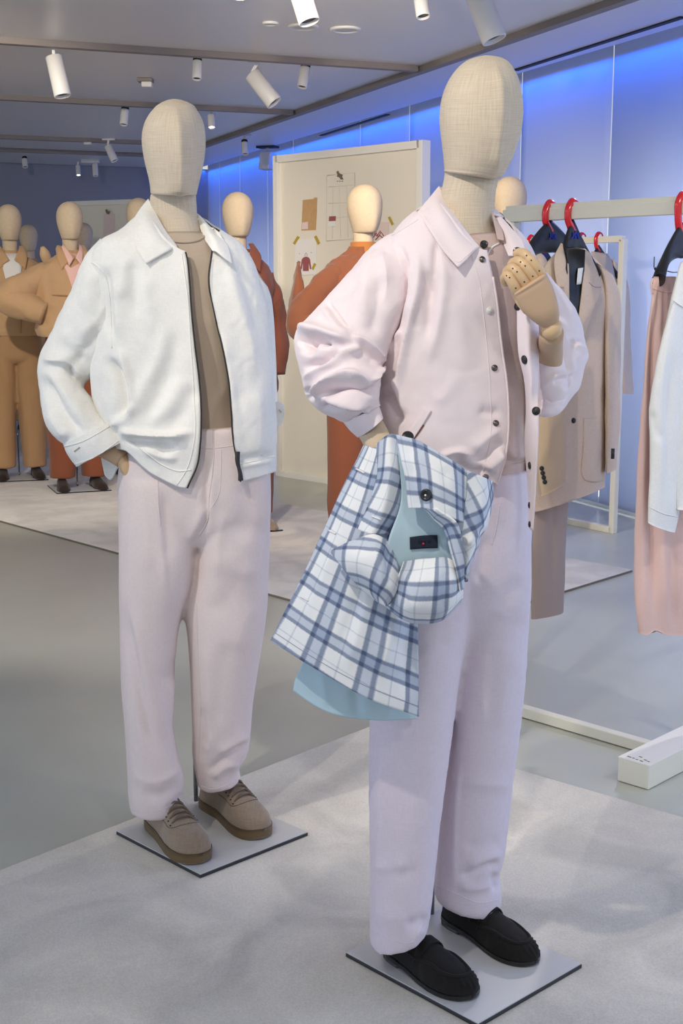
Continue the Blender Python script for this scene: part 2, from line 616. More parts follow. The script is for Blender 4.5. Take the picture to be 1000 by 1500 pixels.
def linen(name, col, dark, u=380, v=380):
    """mannequin cover: linen threads in both directions (uv in metres)"""
    m, nt, b = nmat(name)
    b.inputs['Roughness'].default_value = .9
    b.inputs['Specular IOR Level'].default_value = .15
    tc = add(nt, 'ShaderNodeTexCoord')
    outs = []
    for s in ((u, 16, 1), (16, v, 1)):
        mp = add(nt, 'ShaderNodeMapping'); mp.inputs['Scale'].default_value = s
        n = add(nt, 'ShaderNodeTexNoise'); n.inputs['Scale'].default_value = 1.0; n.inputs['Detail'].default_value = 4; n.inputs['Roughness'].default_value = .65
        nt.links.new(tc.outputs['UV'], mp.inputs['Vector']); nt.links.new(mp.outputs['Vector'], n.inputs['Vector'])
        outs.append(n)
    a = add(nt, 'ShaderNodeMath', operation='ADD')
    nt.links.new(outs[0].outputs['Fac'], a.inputs[0]); nt.links.new(outs[1].outputs['Fac'], a.inputs[1])
    h = add(nt, 'ShaderNodeMath', operation='MULTIPLY'); h.inputs[1].default_value = .5
    nt.links.new(a.outputs[0], h.inputs[0])
    r = add(nt, 'ShaderNodeValToRGB')
    r.color_ramp.elements[0].position = .34; r.color_ramp.elements[1].position = .56
    r.color_ramp.elements[0].color = dark; r.color_ramp.elements[1].color = col
    nt.links.new(h.outputs[0], r.inputs['Fac']); nt.links.new(r.outputs['Color'], b.inputs['Base Color'])
    bp = add(nt, 'ShaderNodeBump'); bp.inputs['Strength'].default_value = .25; bp.inputs['Distance'].default_value = 0.001
    nt.links.new(a.outputs[0], bp.inputs['Height']); nt.links.new(bp.outputs['Normal'], b.inputs['Normal'])
    return m


def plaid(name, period=.078, offx=0.0, offy=0.0):
    m, nt, b = nmat(name)
    b.inputs['Roughness'].default_value = .85
    b.inputs['Specular IOR Level'].default_value = .2
    b.inputs['Sheen Weight'].default_value = .1
    tc = add(nt, 'ShaderNodeTexCoord')
    mp = add(nt, 'ShaderNodeMapping'); mp.inputs['Scale'].default_value = (1 / period, 1 / period, 1); mp.inputs['Location'].default_value = (offx, offy, 0)
    nt.links.new(tc.outputs['UV'], mp.inputs['Vector'])
    # thread wobble
    wn = add(nt, 'ShaderNodeTexNoise'); wn.inputs['Scale'].default_value = 260; nt.links.new(tc.outputs['UV'], wn.inputs['Vector'])
    sp = add(nt, 'ShaderNodeSeparateXYZ'); nt.links.new(mp.outputs['Vector'], sp.inputs[0])
    cols = []
    W, MID, DK, LN = (1, 1, 1, 1), (.68, .73, .83, 1), (.32, .37, .49, 1), (.78, .80, .85, 1)
    for ax in ('X', 'Y'):
        wob = add(nt, 'ShaderNodeMath', operation='MULTIPLY_ADD'); wob.inputs[1].default_value = .03
        nt.links.new(wn.outputs['Fac'], wob.inputs[0]); nt.links.new(sp.outputs[ax], wob.inputs[2])
        fr = add(nt, 'ShaderNodeMath', operation='FRACT'); nt.links.new(wob.outputs[0], fr.inputs[0])
        r = add(nt, 'ShaderNodeValToRGB'); e = r.color_ramp.elements
        stops = [(0, W), (.03, W), (.06, DK), (.13, DK), (.16, MID), (.31, MID), (.34, DK), (.40, DK), (.44, W), (.685, W), (.70, LN), (.72, LN), (.735, W), (1, W)]
        e[0].position, e[0].color = stops[0]; e[1].position, e[1].color = stops[-1]
        for p_, c_ in stops[1:-1]:
            q = e.new(p_); q.color = c_
        nt.links.new(fr.outputs[0], r.inputs['Fac']); cols.append(r)
    mx = add(nt, 'ShaderNodeMixRGB', blend_type='MULTIPLY'); mx.inputs['Fac'].default_value = 1
    nt.links.new(cols[0].outputs['Color'], mx.inputs['Color1']); nt.links.new(cols[1].outputs['Color'], mx.inputs['Color2'])
    # lift the crossings: a woven check never gets black
    m3 = add(nt, 'ShaderNodeMixRGB', blend_type='MULTIPLY'); m3.inputs['Fac'].default_value = 1; m3.inputs['Color2'].default_value = srgb(236, 236, 236)
    nt.links.new(mx.outputs['Color'], m3.inputs['Color1'])
    nt.links.new(m3.outputs['Color'], b.inputs['Base Color'])
    bp = add(nt, 'ShaderNodeBump'); bp.inputs['Strength'].default_value = .1; bp.inputs['Distance'].default_value = .001
    n2 = add(nt, 'ShaderNodeTexNoise'); n2.inputs['Scale'].default_value = 900; nt.links.new(tc.outputs['UV'], n2.inputs['Vector'])
    nt.links.new(n2.outputs['Fac'], bp.inputs['Height']); nt.links.new(bp.outputs['Normal'], b.inputs['Normal'])
    return m


M = {}
M['linen'] = linen('linen cover', srgb(212, 197, 176), srgb(188, 171, 148), 620, 620)
M['linen_far'] = plain('linen cover plain', srgb(205, 185, 158), .9, spec=.2, bump=.1, bscale=400, var=.04, vscale=60)
M['tee'] = fabric('beige jersey', srgb(186, 168, 150), weave=.12)
M['polo'] = fabric('taupe fine knit', srgb(198, 174, 166), weave=.15, wscale=700)
M['white_jkt'] = fabric('off-white cotton', srgb(238, 235, 228), weave=.2, wscale=600)
M['pink_trs'] = fabric('pale pink cotton twill', srgb(224, 209, 206), weave=.25, wscale=700)
M['pink_jkt'] = fabric('pale pink poplin', srgb(235, 220, 222), rough=.7, weave=.06, var=.015)
M['pink_wool'] = fabric('pale rose wool', srgb(219, 207, 218), weave=.12, wscale=600)
M['plaid'] = plaid('blue grey check')
M['plaid_b'] = plaid('blue grey check two', offx=.55, offy=.2)
M['lining'] = fabric('pale blue lining', srgb(186, 210, 220), rough=.55, weave=.05, var=.015)
M['navy'] = fabric('navy woven label', srgb(38, 44, 60), weave=.2)
M['red_txt'] = plain('red thread', srgb(215, 40, 60), .6)
M['lbl_txt'] = plain('dark label thread', srgb(20, 22, 30), .6)
M['suede'] = fabric('taupe suede', srgb(142, 124, 106), weave=.3, wscale=350, var=.10, sheen=.4)
M['lace'] = fabric('taupe lace', srgb(110, 96, 82), weave=.3)
M['gum'] = plain('gum rubber sole', srgb(104, 84, 54), .5, bump=.1, bscale=300)
M['loafer'] = fabric('black suede', srgb(26, 24, 24), weave=.3, wscale=400, var=.15, sheen=.05)
M['blacksole'] = plain('black leather sole', srgb(18, 17, 17), .4)
M['plate'] = plain('satin pale steel plate', srgb(215, 216, 218), .32, metal=.25, spec=.5)
M['plate_edge'] = plain('dark plate edge', srgb(42, 44, 50), .4)
M['steel'] = plain('brushed steel rod', srgb(150, 150, 152), .25, metal=1)
M['wood'] = plain('pale lacquered wood', srgb(214, 180, 138), .42, bump=.04, bscale=60, var=.05, vscale=14)
M['palm'] = plain('tan painted wood', srgb(198, 165, 134), .6, bump=.08, bscale=500)
M['pin'] = plain('dark joint pin', srgb(50, 35, 25), .5)
M['snap_dark'] = plain('dark snap', srgb(34, 34, 36), .35)
M['snap_metal'] = plain('gunmetal snap', srgb(120, 112, 110), .25, metal=1)
M['snap_pearl'] = plain('pearl snap', srgb(225, 220, 212), .25)
M['zip'] = plain('black zip tape', srgb(36, 36, 38), .6)
M['thread_w'] = plain('white piping', srgb(236, 232, 230), .7)
M['tan'] = fabric('tan cotton', srgb(196, 158, 118), weave=.15)
M['tan_d'] = fabric('camel trousers cloth', srgb(176, 138, 100), weave=.15)
M['rust'] = fabric('rust suede cloth', srgb(134, 80, 54), weave=.2, sheen=.25)
M['rust_rib'] = fabric('rust rib collar', srgb(176, 112, 58), weave=.3)
M['rust_d'] = fabric('dark rust wool', srgb(128, 74, 58), weave=.15)
M['rust_t'] = fabric('rust trousers cloth', srgb(130, 74, 50), weave=.15)
M['pink_sh'] = fabric('pink shirt cloth', srgb(236, 190, 178), weave=.1)
M['white_sh'] = fabric('white shirt cloth', srgb(235, 232, 230), weave=.1)
M['brown_sh'] = fabric('dark brown suede', srgb(46, 32, 26), weave=.3)
M['oat'] = fabric('oatmeal linen cloth', srgb(205, 184, 166), weave=.25, slub=.04)
M['sand'] = fabric('sand cotton and warm lit oatmeal cloth', srgb(200, 176, 146), weave=.2)  # also paints warm light onto one sleeve of the oatmeal blazer
M['taupe'] = fabric('taupe flannel', srgb(168, 150, 142), weave=.2)
M['rose'] = fabric('rose gauze', srgb(226, 192, 184), weave=.15)
M['gauze'] = fabric('white gauze', srgb(226, 226, 224), weave=.3, var=.05)
M['salmon'] = fabric('salmon pink cloth', srgb(224, 162, 150), weave=.12)
M['greyblue'] = fabric('grey blue cloth', srgb(150, 152, 168), weave=.15)
M['rack'] = plain('cream powder coated steel', srgb(226, 222, 208), .45)
M['redhook'] = plain('glossy red hook', srgb(206, 22, 36), .2, coat=.5)
M['hanger'] = plain('black matte hanger', srgb(26, 27, 31), .38)
M['hblue'] = plain('blue print', srgb(40, 60, 180), .5)
M['lin_black'] = plain('black satin lining', srgb(14, 14, 18), .4)
M['tagw'] = plain('white swing tag', srgb(222, 222, 222), .6)
M['spot_w'] = plain('white spot housing', srgb(228, 224, 220), .4)
M['spot_k'] = plain('black spot baffle', srgb(14, 14, 15), .5)
M['lens'] = plain('lit lens', (1, .95, .85, 1), .3, emit=(1, .93, .82, 1), estr=9)
M['lens_hot'] = plain('hot lens', (1, .9, .7, 1), .3, emit=(1, .86, .62, 1), estr=60)
M['lens_off'] = plain('recessed glass', srgb(205, 200, 196), .4)
M['grey_box'] = plain('grey loudspeaker housing', srgb(196, 196, 198), .5)
M['board'] = plain('cream board panel', srgb(236, 228, 212), .7, bump=.03, bscale=40)
M['board_fr'] = plain('white board frame', srgb(238, 234, 226), .45)
M['kraft'] = plain('kraft paper', srgb(200, 160, 112), .8, var=.05, vscale=30)
M['paper'] = plain('white paper', srgb(238, 234, 230), .8)
M['paper_p'] = plain('pale pink paper', srgb(232, 210, 204), .8)
M['tape'] = plain('mustard tape', srgb(188, 158, 48), .6)
M['ink'] = plain('grey ink', srgb(120, 112, 108), .8)
M['inkl'] = plain('faint ink', srgb(214, 204, 194), .8)
M['mauve'] = plain('mauve print', srgb(158, 88, 92), .8)
M['clip'] = plain('dark metal clip', srgb(120, 110, 92), .45, metal=.2)
M['beam'] = plain('taupe ceiling profile', srgb(136, 126, 121), .6)
M['slot'] = plain('dark air slot', srgb(40, 46, 62), .7)
M['cove'] = plain('white cove', srgb(225, 228, 235), .8)
M['backwall'] = plain('blue grey wall paint', srgb(140, 142, 152), .8, bump=.03, bscale=60)
M['skirt'] = plain('white skirting', srgb(220, 216, 208), .5)


def floor_mat():
    m, nt, b = nmat('grey resin floor')
    tc = add(nt, 'ShaderNodeTexCoord')
    n = add(nt, 'ShaderNodeTexNoise'); n.inputs['Scale'].default_value = 1.3; n.inputs['Detail'].default_value = 5
    nt.links.new(tc.outputs['Object'], n.inputs['Vector'])
    r = add(nt, 'ShaderNodeValToRGB'); r.color_ramp.elements[0].position = .35; r.color_ramp.elements[1].position = .68
    r.color_ramp.elements[0].color = srgb(180, 182, 172); r.color_ramp.elements[1].color = srgb(190, 192, 182)
    nt.links.new(n.outputs['Fac'], r.inputs['Fac']); nt.links.new(r.outputs['Color'], b.inputs['Base Color'])
    b.inputs['Roughness'].default_value = .30
    b.inputs['Specular IOR Level'].default_value = .5
    n2 = add(nt, 'ShaderNodeTexNoise'); n2.inputs['Scale'].default_value = 35; n2.inputs['Detail'].default_value = 3
    nt.links.new(tc.outputs['Object'], n2.inputs['Vector'])
    bp = add(nt, 'ShaderNodeBump'); bp.inputs['Strength'].default_value = .03; bp.inputs['Distance'].default_value = .004
    nt.links.new(n2.outputs['Fac'], bp.inputs['Height']); nt.links.new(bp.outputs['Normal'], b.inputs['Normal'])
    return m


def carpet_mat():
    m, nt, b = nmat('pale beige velour carpet')
    tc = add(nt, 'ShaderNodeTexCoord')
    n = add(nt, 'ShaderNodeTexNoise'); n.inputs['Scale'].default_value = 3.2; n.inputs['Detail'].default_value = 5; n.inputs['Distortion'].default_value = 1.1
    nt.links.new(tc.outputs['Object'], n.inputs['Vector'])
    n1 = add(nt, 'ShaderNodeTexNoise'); n1.inputs['Scale'].default_value = 260; n1.inputs['Detail'].default_value = 2
    nt.links.new(tc.outputs['Object'], n1.inputs['Vector'])
    r = add(nt, 'ShaderNodeValToRGB'); r.color_ramp.elements[0].position = .36; r.color_ramp.elements[1].position = .62
    r.color_ramp.elements[0].color = srgb(208, 202, 193); r.color_ramp.elements[1].color = srgb(232, 225, 214)
    nt.links.new(n.outputs['Fac'], r.inputs['Fac'])
    r2 = add(nt, 'ShaderNodeValToRGB'); r2.color_ramp.elements[0].position = .3; r2.color_ramp.elements[1].position = .7
    r2.color_ramp.elements[0].color = (.84, .84, .84, 1); r2.color_ramp.elements[1].color = (1, 1, 1, 1)
    nt.links.new(n1.outputs['Fac'], r2.inputs['Fac'])
    mx = add(nt, 'ShaderNodeMixRGB', blend_type='MULTIPLY'); mx.inputs['Fac'].default_value = 1
    nt.links.new(r.outputs['Color'], mx.inputs['Color1']); nt.links.new(r2.outputs['Color'], mx.inputs['Color2'])
    nt.links.new(mx.outputs['Color'], b.inputs['Base Color'])
    b.inputs['Roughness'].default_value = .95; b.inputs['Specular IOR Level'].default_value = .1; b.inputs['Sheen Weight'].default_value = .2
    bp = add(nt, 'ShaderNodeBump'); bp.inputs['Strength'].default_value = .4; bp.inputs['Distance'].default_value = .003
    nt.links.new(n1.outputs['Fac'], bp.inputs['Height']); nt.links.new(bp.outputs['Normal'], b.inputs['Normal'])
    return m


def blind_mat():
    m = bpy.data.materials.new('translucent screen cloth'); m.use_nodes = True
    nt = m.node_tree; nt.nodes.clear()
    o = add(nt, 'ShaderNodeOutputMaterial'); mx = add(nt, 'ShaderNodeMixShader'); d = add(nt, 'ShaderNodeBsdfDiffuse'); t = add(nt, 'ShaderNodeBsdfTranslucent')
    d.inputs['Color'].default_value = srgb(214, 218, 230); t.inputs['Color'].default_value = srgb(205, 212, 232)
    mx.inputs['Fac'].default_value = .42
    nt.links.new(d.outputs[0], mx.inputs[1]); nt.links.new(t.outputs[0], mx.inputs[2]); nt.links.new(mx.outputs[0], o.inputs[0])
    return m


M['floor'] = floor_mat(); M['carpet'] = carpet_mat(); M['blind'] = blind_mat()
M['ceil'] = plain('satin grey ceiling panel', srgb(224, 219, 216), .38, spec=.5, bump=.02, bscale=3)
M['carpet_edge'] = plain('carpet edge binding', srgb(120, 110, 98), .9)

# ================================================================ the room
def hw(t, off=0.0, z=0.0):
    """point on the window wall: t metres along, off metres into the room"""
    p = W0 + WD * t + WN * off
    return np.array([p[0], p[1], z])


v, f = boxm((0, 7, -.05), (16, 26, .1)); tag(mk('floor', v, f, M['floor'], smooth=False), 'grey resin floor of the showroom', kind='structure')

# ceiling: stops short of the window wall, leaving the light cove
def slab(name, quad, z0, z1, mat, label):
    q = V3(quad)
    v = np.concatenate([np.column_stack([q[:, :2], np.full(4, z0)]), np.column_stack([q[:, :2], np.full(4, z1)])])
    f = [(0, 1, 2, 3), (7, 6, 5, 4), (0, 4, 5, 1), (1, 5, 6, 2), (2, 6, 7, 3), (3, 7, 4, 0)]
    return tag(mk(name, v, f, mat, smooth=False), label, kind='structure')


slab('ceiling', [hw(-9, .16), hw(9.6, .16), hw(9.6, 9), hw(-9, 9)], CEIL, CEIL + .12, M['ceil'], 'satin grey panelled ceiling')
slab('ceiling', [hw(-9, -.12), hw(9.6, -.12), hw(9.6, .16), hw(-9, .16)], CEIL + .10, CEIL + .22, M['cove'], 'light cove over the window wall')
# back wall
slab('wall_back', [hw(9.3, -.2), hw(9.5, -.2), hw(9.5, 9), hw(9.3, 9)], 0, CEIL, M['backwall'], 'blue grey back wall of the showroom')
# window wall: head, sill rail
v, f = barm(hw(-9, -.06, .03), hw(9.4, -.06, .03), .05, .06); tag(mk('baseboard_right', v, f, M['cove'], smooth=False), 'white rail along the foot of the window wall', kind='structure')

# screens
seams_px = [(-9, None), (897, 150), (763, 215), (600, 190), (528, 222), (430, 225), (392, 245), (352, 262), (322, 268)]
ts = []
for u_, v_ in seams_px:
    ts.append(-6.5 if v_ is None else float(np.dot(wall_hit(u_, v_) - W0, WD)))
ts.append(9.3)
blabels = ['tall backlit screen panel at the right edge behind the pink trousers',
           'tall backlit screen panel right of the front mannequin head',
           'tall backlit screen panel behind the front mannequin head',
           'narrow backlit screen panel just right of the white board frame',
           'backlit screen panel showing over the top of the white board',
           'narrow backlit screen panel left of the white board by the loudspeaker',
           'bright narrow screen panel between rust coat mannequin and white board',
           'deep blue screen panel behind the rust coat mannequin head',
           'farthest screen panel in the corner by the blue grey wall']
for k in range(len(ts) - 1):
    a, b_ = ts[k] + .006, ts[k + 1] - .006
    n = 14
    s = np.linspace(a, b_, n)
    off = 0.006 * np.sin(np.linspace(0, math.pi, n))
    rows = []
    for z in (0.03, CEIL + .08):
        rows.append(np.array([hw(t, o, z) for t, o in zip(s, off)]))
    v = np.concatenate(rows); f = gridf(2, n)
    o = mk('screen_panel', v, f, M['blind'], solid=.003)
    tag(o, blabels[k], 'screen', 'backlit screen panels of the window wall')

# ceiling profiles
def cpt(u, v_): return ZP(u, v_, CEIL)
bdir = WD
bpt = cpt(620, 97)
v, f = barm(bpt - bdir * 9 + V3((0, 0, -.018)), bpt + bdir * 5.2 + V3((0, 0, -.018)), .06, .036)
tag(mk('trim_ceiling', v, f, M['beam'], smooth=False), 'taupe ceiling profile running along the window wall', kind='structure')
for k, (u_, v_) in enumerate([(620, 97), (440, 162), (305, 210)]):
    p = cpt(u_, v_)
    t = np.dot(p - bpt, bdir); q = bpt + bdir * t
    v, f = barm(q + WN * .05 + V3((0, 0, -.018)), q + WN * 7.5 + V3((0, 0, -.018)), .06, .036)
    tag(mk('trim_ceiling', v, f, M['beam'], smooth=False), 'taupe ceiling profile crossing the room', kind='structure')
p = cpt(250, 226); t = np.dot(p - bpt, bdir); q = bpt + bdir * t
v, f = barm(q + WN * .05 + V3((0, 0, -.018)), q + WN * 7.5 + V3((0, 0, -.018)), .06, .036)
tag(mk('trim_ceiling', v, f, M['beam'], smooth=False), 'farthest taupe ceiling profile', kind='structure')
# air slots
for (u0, v0, u1, v1) in ((1000, 24, 755, 102), (568, 167, 470, 198)):
    a, b_ = cpt(u0, v0), cpt(u1, v1)
    v, f = barm(a + V3((0, 0, -.004)), b_ + V3((0, 0, -.004)), .035, .008)
    tag(mk('trim_ceiling', v, f, M['slot'], smooth=False), 'dark air slot in the ceiling', kind='structure')

# carpets
def carpet(name, quad, label, h=.012):
    q = V3(quad); c_ = q.mean(0)
    r = np.column_stack([q[:, :2], np.zeros(4)])
    top = r + V3((0, 0, h))
    v = np.concatenate([r, top]); f = [(3, 2, 1, 0), (4, 5, 6, 7), (0, 1, 5, 4), (1, 2, 6, 5), (2, 3, 7, 6), (3, 0, 4, 7)]
    o = mk(name, v, f, None, smooth=False, mats=[M['carpet'], M['carpet_edge']], fmat=[1, 0, 1, 1, 1, 1], bevel=.003)
    return tag(o, label, 'carpet')


A_, B_, C_ = ZP(541, 1069), ZP(1000, 1203), ZP(0, 1281)
d1 = (B_ - A_) / np.linalg.norm(B_ - A_); d2 = (C_ - A_) / np.linalg.norm(C_ - A_)
carpet('carpet', [A_, A_ + d2 * 3.2, A_ + d2 * 3.2 + d1 * 2.6, A_ + d1 * 2.6], 'pale beige carpet under the two front mannequins')
A_, B_ = ZP(420, 880), ZP(0, 765)
R_, S_ = ZP(926, 838), ZP(790, 880)
d2 = (B_ - A_) / np.linalg.norm(B_ - A_); d1 = (R_ - S_) / np.linalg.norm(R_ - S_)
K = np.linalg.solve(np.array([[d2[0], -d1[0]], [d2[1], -d1[1]]]), (R_ - A_)[:2])
O_ = A_ + d2 * K[0]
carpet('carpet', [O_ + d2 * 7.5, O_, R_, R_ + d2 * 7.5], 'pale beige carpet under the far group of mannequins')

# ================================================================ mannequin pieces shared by the two front figures
def head_mesh(rows, Y, depth, ridge, nt=120):
    """rows: (v, xl, xr[, v at the right]); flat cut below"""
    mx = max(r[2] - r[1] for r in rows)
    st = []
    for r in rows:
        v_, xl, xr = r[:3]; vr = r[3] if len(r) > 3 else v_
        w_ = (xr - xl) / mx
        st.append((xl, v_, xr, vr, Y, Y, depth * w_, depth * 1.05 * w_, 2.0))
    L = Loft(st, mode='v').mesh(nu=110, nt=nt)
    L.v = folds(L.v, L.n, ridge)
    return L


def shoe(kind, toe, heel, zbase, parent, side=1, name='shoe'):
    """toe/heel: ground points (3-D). kind 'sneaker' or 'loafer'"""
    toe, heel = V3(toe), V3(heel)
    d = toe - heel; Ln = np.linalg.norm(d); d = d / Ln; s = np.cross(d, (0, 0, 1))
    def S(x, y, z): return heel + d * (x * Ln) + s * y + V3((0, 0, zbase + z))
    # plan half-widths along the length, outer/inner
    xs = np.array([0, .03, .10, .22, .38, .55, .70, .82, .91, .97, 1.0])
    if kind == 'sneaker': wo = np.array([.012, .024, .033, .036, .036, .043, .049, .048, .040, .026, .008])
    else: wo = np.array([.010, .022, .031, .034, .034, .041, .046, .043, .034, .021, .006])
    bend = .010 * side * np.sin(np.clip((xs - .25) / .75, 0, 1) * math.pi / 2) ** 2
    n = 46
    q = cr(np.column_stack([xs, wo, bend]), n)
    X, Wd, B = q.T
    # sole
    h = .026 if kind == 'sneaker' else .010
    flare = 1.06
    sole_prof = [(0.0, .97), (h * .15, 1.0), (h * .5, 1.0), (h, .985)]
    rings = []
    for z, k in sole_prof:
        a = [S(x, b + w_ * flare * k, z + (.004 * max(0, (x - .8) / .2) ** 2)) for x, w_, b in zip(X, Wd, B)]
        c_ = [S(x, b - w_ * flare * k, z + (.004 * max(0, (x - .8) / .2) ** 2)) for x, w_, b in zip(X[::-1], Wd[::-1], B[::-1])]
        rings.append(np.array(a + c_))
    nt = len(rings[0])
    v = np.concatenate(rings); f = gridf(len(rings), nt, True)
    f.append(tuple(range(nt))); f.append(tuple((len(rings) - 1) * nt + k for k in range(nt))[::-1])
    parts = []
    sole = (v, f)
    if kind == 'loafer':      # heel block
        hz = .022
        v = v + V3((0, 0, hz * .55)) * np.clip(1 - ((v - heel) @ d / Ln) / .55, 0, 1)[:, None]
        nb = 12
        e = [(x, w_, b) for x, w_, b in zip(X, Wd, B) if x < .27]
        ring = lambda z, k: np.array([S(x, b + w_ * k, z) for x, w_, b in e] + [S(x, b - w_ * k, z) for x, w_, b in e[::-1]])
        hv = np.concatenate([ring(0, 1.0), ring(.018, 1.04)]); m = len(e) * 2
        hf = gridf(2, m, True) + [tuple(range(m)), tuple(range(m, 2 * m))[::-1]]
        sole = join((v, f), (hv, hf))
    root = parent
    up_n = 40
    # upper: cross-sections from heel to toe; height profile
    if kind == 'sneaker': hx = [0, .04, .12, .25, .36, .50, .64, .76, .86, .94, 1.0]; hz_ = [.052, .076, .084, .082, .086, .088, .068, .054, .047, .038, .018]
    else: hx = [0, .04, .12, .25, .36, .48, .60, .74, .86, .94, 1.0]; hz_ = [.044, .066, .072, .066, .070, .068, .056, .044, .038, .031, .013]
    H = np.interp(X, hx, hz_); k = np.ones(5) / 5; H[2:-2] = np.convolve(H, k, 'valid')
    z0 = h - .003
    lift = (.012 * np.clip(1 - X / .55, 0, 1)) if kind == 'loafer' else 0 * X
    ph = np.linspace(0, math.pi, 33)
    vs = []
    for i, (x, w_, b) in enumerate(zip(X, Wd, B)):
        sq = np.interp(x, [0, .3, .6, 1], [.85, .75, .72, .8])
        cx, cz = np.cos(ph), np.sin(ph)
        px = np.sign(cx) * np.abs(cx) ** sq; pz = np.abs(cz) ** (sq * 1.05)
        top = np.interp(x, [0, .35, .6, 1], [.42, .62, .86, 1.0])   # upper leans in over the instep
        yy = px * w_ * (1 - (1 - top) * pz)
        vs.append(np.array([S(x, b + y, z0 + lift[i] + z * (H[i] + 0)) for y, z in zip(yy, pz)]))
    v = np.concatenate(vs); f = gridf(len(vs), 33)
    f.append(tuple(range(33))); f.append(tuple((len(vs) - 1) * 33 + k for k in range(33)))
    nn = vnormals(v, f)
    cc = np.repeat(np.array([x.mean(0) for x in vs]), 33, 0)
    if np.sum((v - cc) * nn) < 0: f = [q[::-1] for q in f]; nn = -nn
    if kind == 'loafer':      # gathered apron: pleats on the toe band
        loc = (v - heel); xl = loc @ d / Ln; yl = loc @ s; zl = loc[:, 2] - zbase
        ang = np.arctan2(yl - .01 * side, (xl - .62) * Ln)
        band = np.exp(-((zl - .030) / .014) ** 2) * np.clip((xl - .42) * 5, 0, 1)
        v = v + nn * (.0026 * np.sin(ang * 46) * band)[:, None]
    o = mk('shoe', v, f, M['suede'] if kind == 'sneaker' else M['loafer'], parent)
    mk('sole', sole[0], sole[1], M['gum'] if kind == 'sneaker' else M['blacksole'], o)
    T = BVHTree.FromPolygons([tuple(p) for p in v], f)
    def top(x, y, off=.002):
        xb = np.interp(x, X, B)
        p0 = S(x, xb + y, .25)
        l, n_, i_, d_ = T.ray_cast(Vector(p0), Vector((0, 0, -1)))
        return V3(l) + V3((0, 0, off)) if l is not None else S(x, xb + y, .06)
    if kind == 'sneaker':
        # tongue strip + eyestays + laces
        for k in range(6):
            x = .42 + k * .052; wd = .021 + .002 * k
            a = [top(x, -wd, .001), top(x + .012, -wd * .45, .006), top(x + .020, 0, .008), top(x + .012, wd * .45, .006), top(x, wd, .001)]
            mk('lace', *tube(a, .0026, 6, n=14, rb=.0016), M['lace'], o)
            a = [top(x + .03, -wd, .001), top(x + .015, -wd * .4, .0045), top(x, wd * .5, .006), top(x, wd, .001)]
            mk('lace', *tube(a, .0026, 6, n=14, rb=.0016), M['lace'], o)
        for sg in (-1, 1):
            for k in range(6):
                x = .42 + k * .052; wd = .0245 + .002 * k
                mk('eyelet', *lathe([(.0026, -.001), (.0026, .001)], top(x, sg * wd, .0004), nt=8), M['blacksole'], o)
        # seam lines
        for sg in (-1, 1):
            mk('stitching', *tube([top(x, sg * y, .0006) for x, y in ((.38, .028), (.48, .032), (.58, .036), (.68, .038), (.735, .030), (.755, .016), (.76, 0))], .0011, 5, n=26), M['lace'], o)
    else:
        # apron ridge and penny strap
        e = [(.36, .027), (.50, .031), (.64, .031), (.78, .028), (.87, .019), (.90, 0)]
        pts = [top(x, y, .001) for x, y in e] + [top(x, -y, .001) for x, y in e[-2::-1]]
        a = tube(pts, .0036, 8, n=60); mk('apron_seam', a[0], a[1], M['loafer'], o)
        sv = []
        for x in (.455, .475, .495, .515, .535):
            sv.append(np.array([top(x + .012 * (1 - (y / .032) ** 2), y, .0065) for y in np.linspace(-.034, .034, 15)]))
        mk('strap', np.concatenate(sv), gridf(5, 15), M['loafer'], o, solid=.003)
        mk('saddle_slot', *tube([top(.52, y, .0045) for y in (-.012, 0, .012)], .0016, 6, n=8), M['blacksole'], o)
    return o


def base_plate(px, parent, size=None):
    """steel plate from its left, front and right corners in the photograph"""
    l, fr, r = [ZP(*q, .0225) for q in px]
    if True:
        # make it a clean rectangle
        a = (l - fr); b = (r - fr)
        d = a / np.linalg.norm(a); b = b - d * (b @ d); s = b / np.linalg.norm(b)
        la, lb = np.linalg.norm(a), np.linalg.norm(b)
    c_ = fr + d * la / 2 + s * lb / 2
    ang = (d, s, V3((0, 0, 1)))
    v, f = boxm((c_[0], c_[1], .0167), (la, lb, .008), ang)
    o = mk('base_plate', v, f, M['plate_edge'], parent, smooth=False, bevel=.001)
    v, f = boxm((c_[0], c_[1], .0217), (la - .003, lb - .003, .002), ang)
    mk('plate_top', v, f, M['plate'], o, smooth=False)
    return c_, d, s

# ================================================================ front-left mannequin: white zip jacket, pale pink trousers
Y1 = 3.18
m1 = empty('mannequin', (-.345, Y1, .012), 'linen covered mannequin in white zip jacket and pale pink trousers, hand in pocket', 'mannequin', 'clothed mannequins with linen heads')
c1, e1, g1 = base_plate([(170, 1217), (293, 1281), (438, 1213)], m1)
hd = [(144.8, 253, 257.5), (145.4, 249, 262), (148, 241, 271), (153, 231.5, 281.7), (161.5, 222.8, 288.7), (172.6, 215, 295), (189, 209, 299.8), (206, 207.5, 301), (228, 210, 299.8), (245, 213.6, 297), (261.5, 217.8, 293), (275, 220, 289.5, 276), (281, 220.6, 288, 283), (283.2, 221.3, 287.4, 285.2), (284, 224, 285, 285.6)]
L = head_mesh(hd, Y1, .100, [([(257, 150), (262, 190), (264, 240), (264, 300)], .013, 26, .7), ([(257, 150), (262, 190), (264, 240), (264, 300)], .005, 6)])
mk('head', L.v, capfaces(L), M['linen'], m1, uv=L.uv)
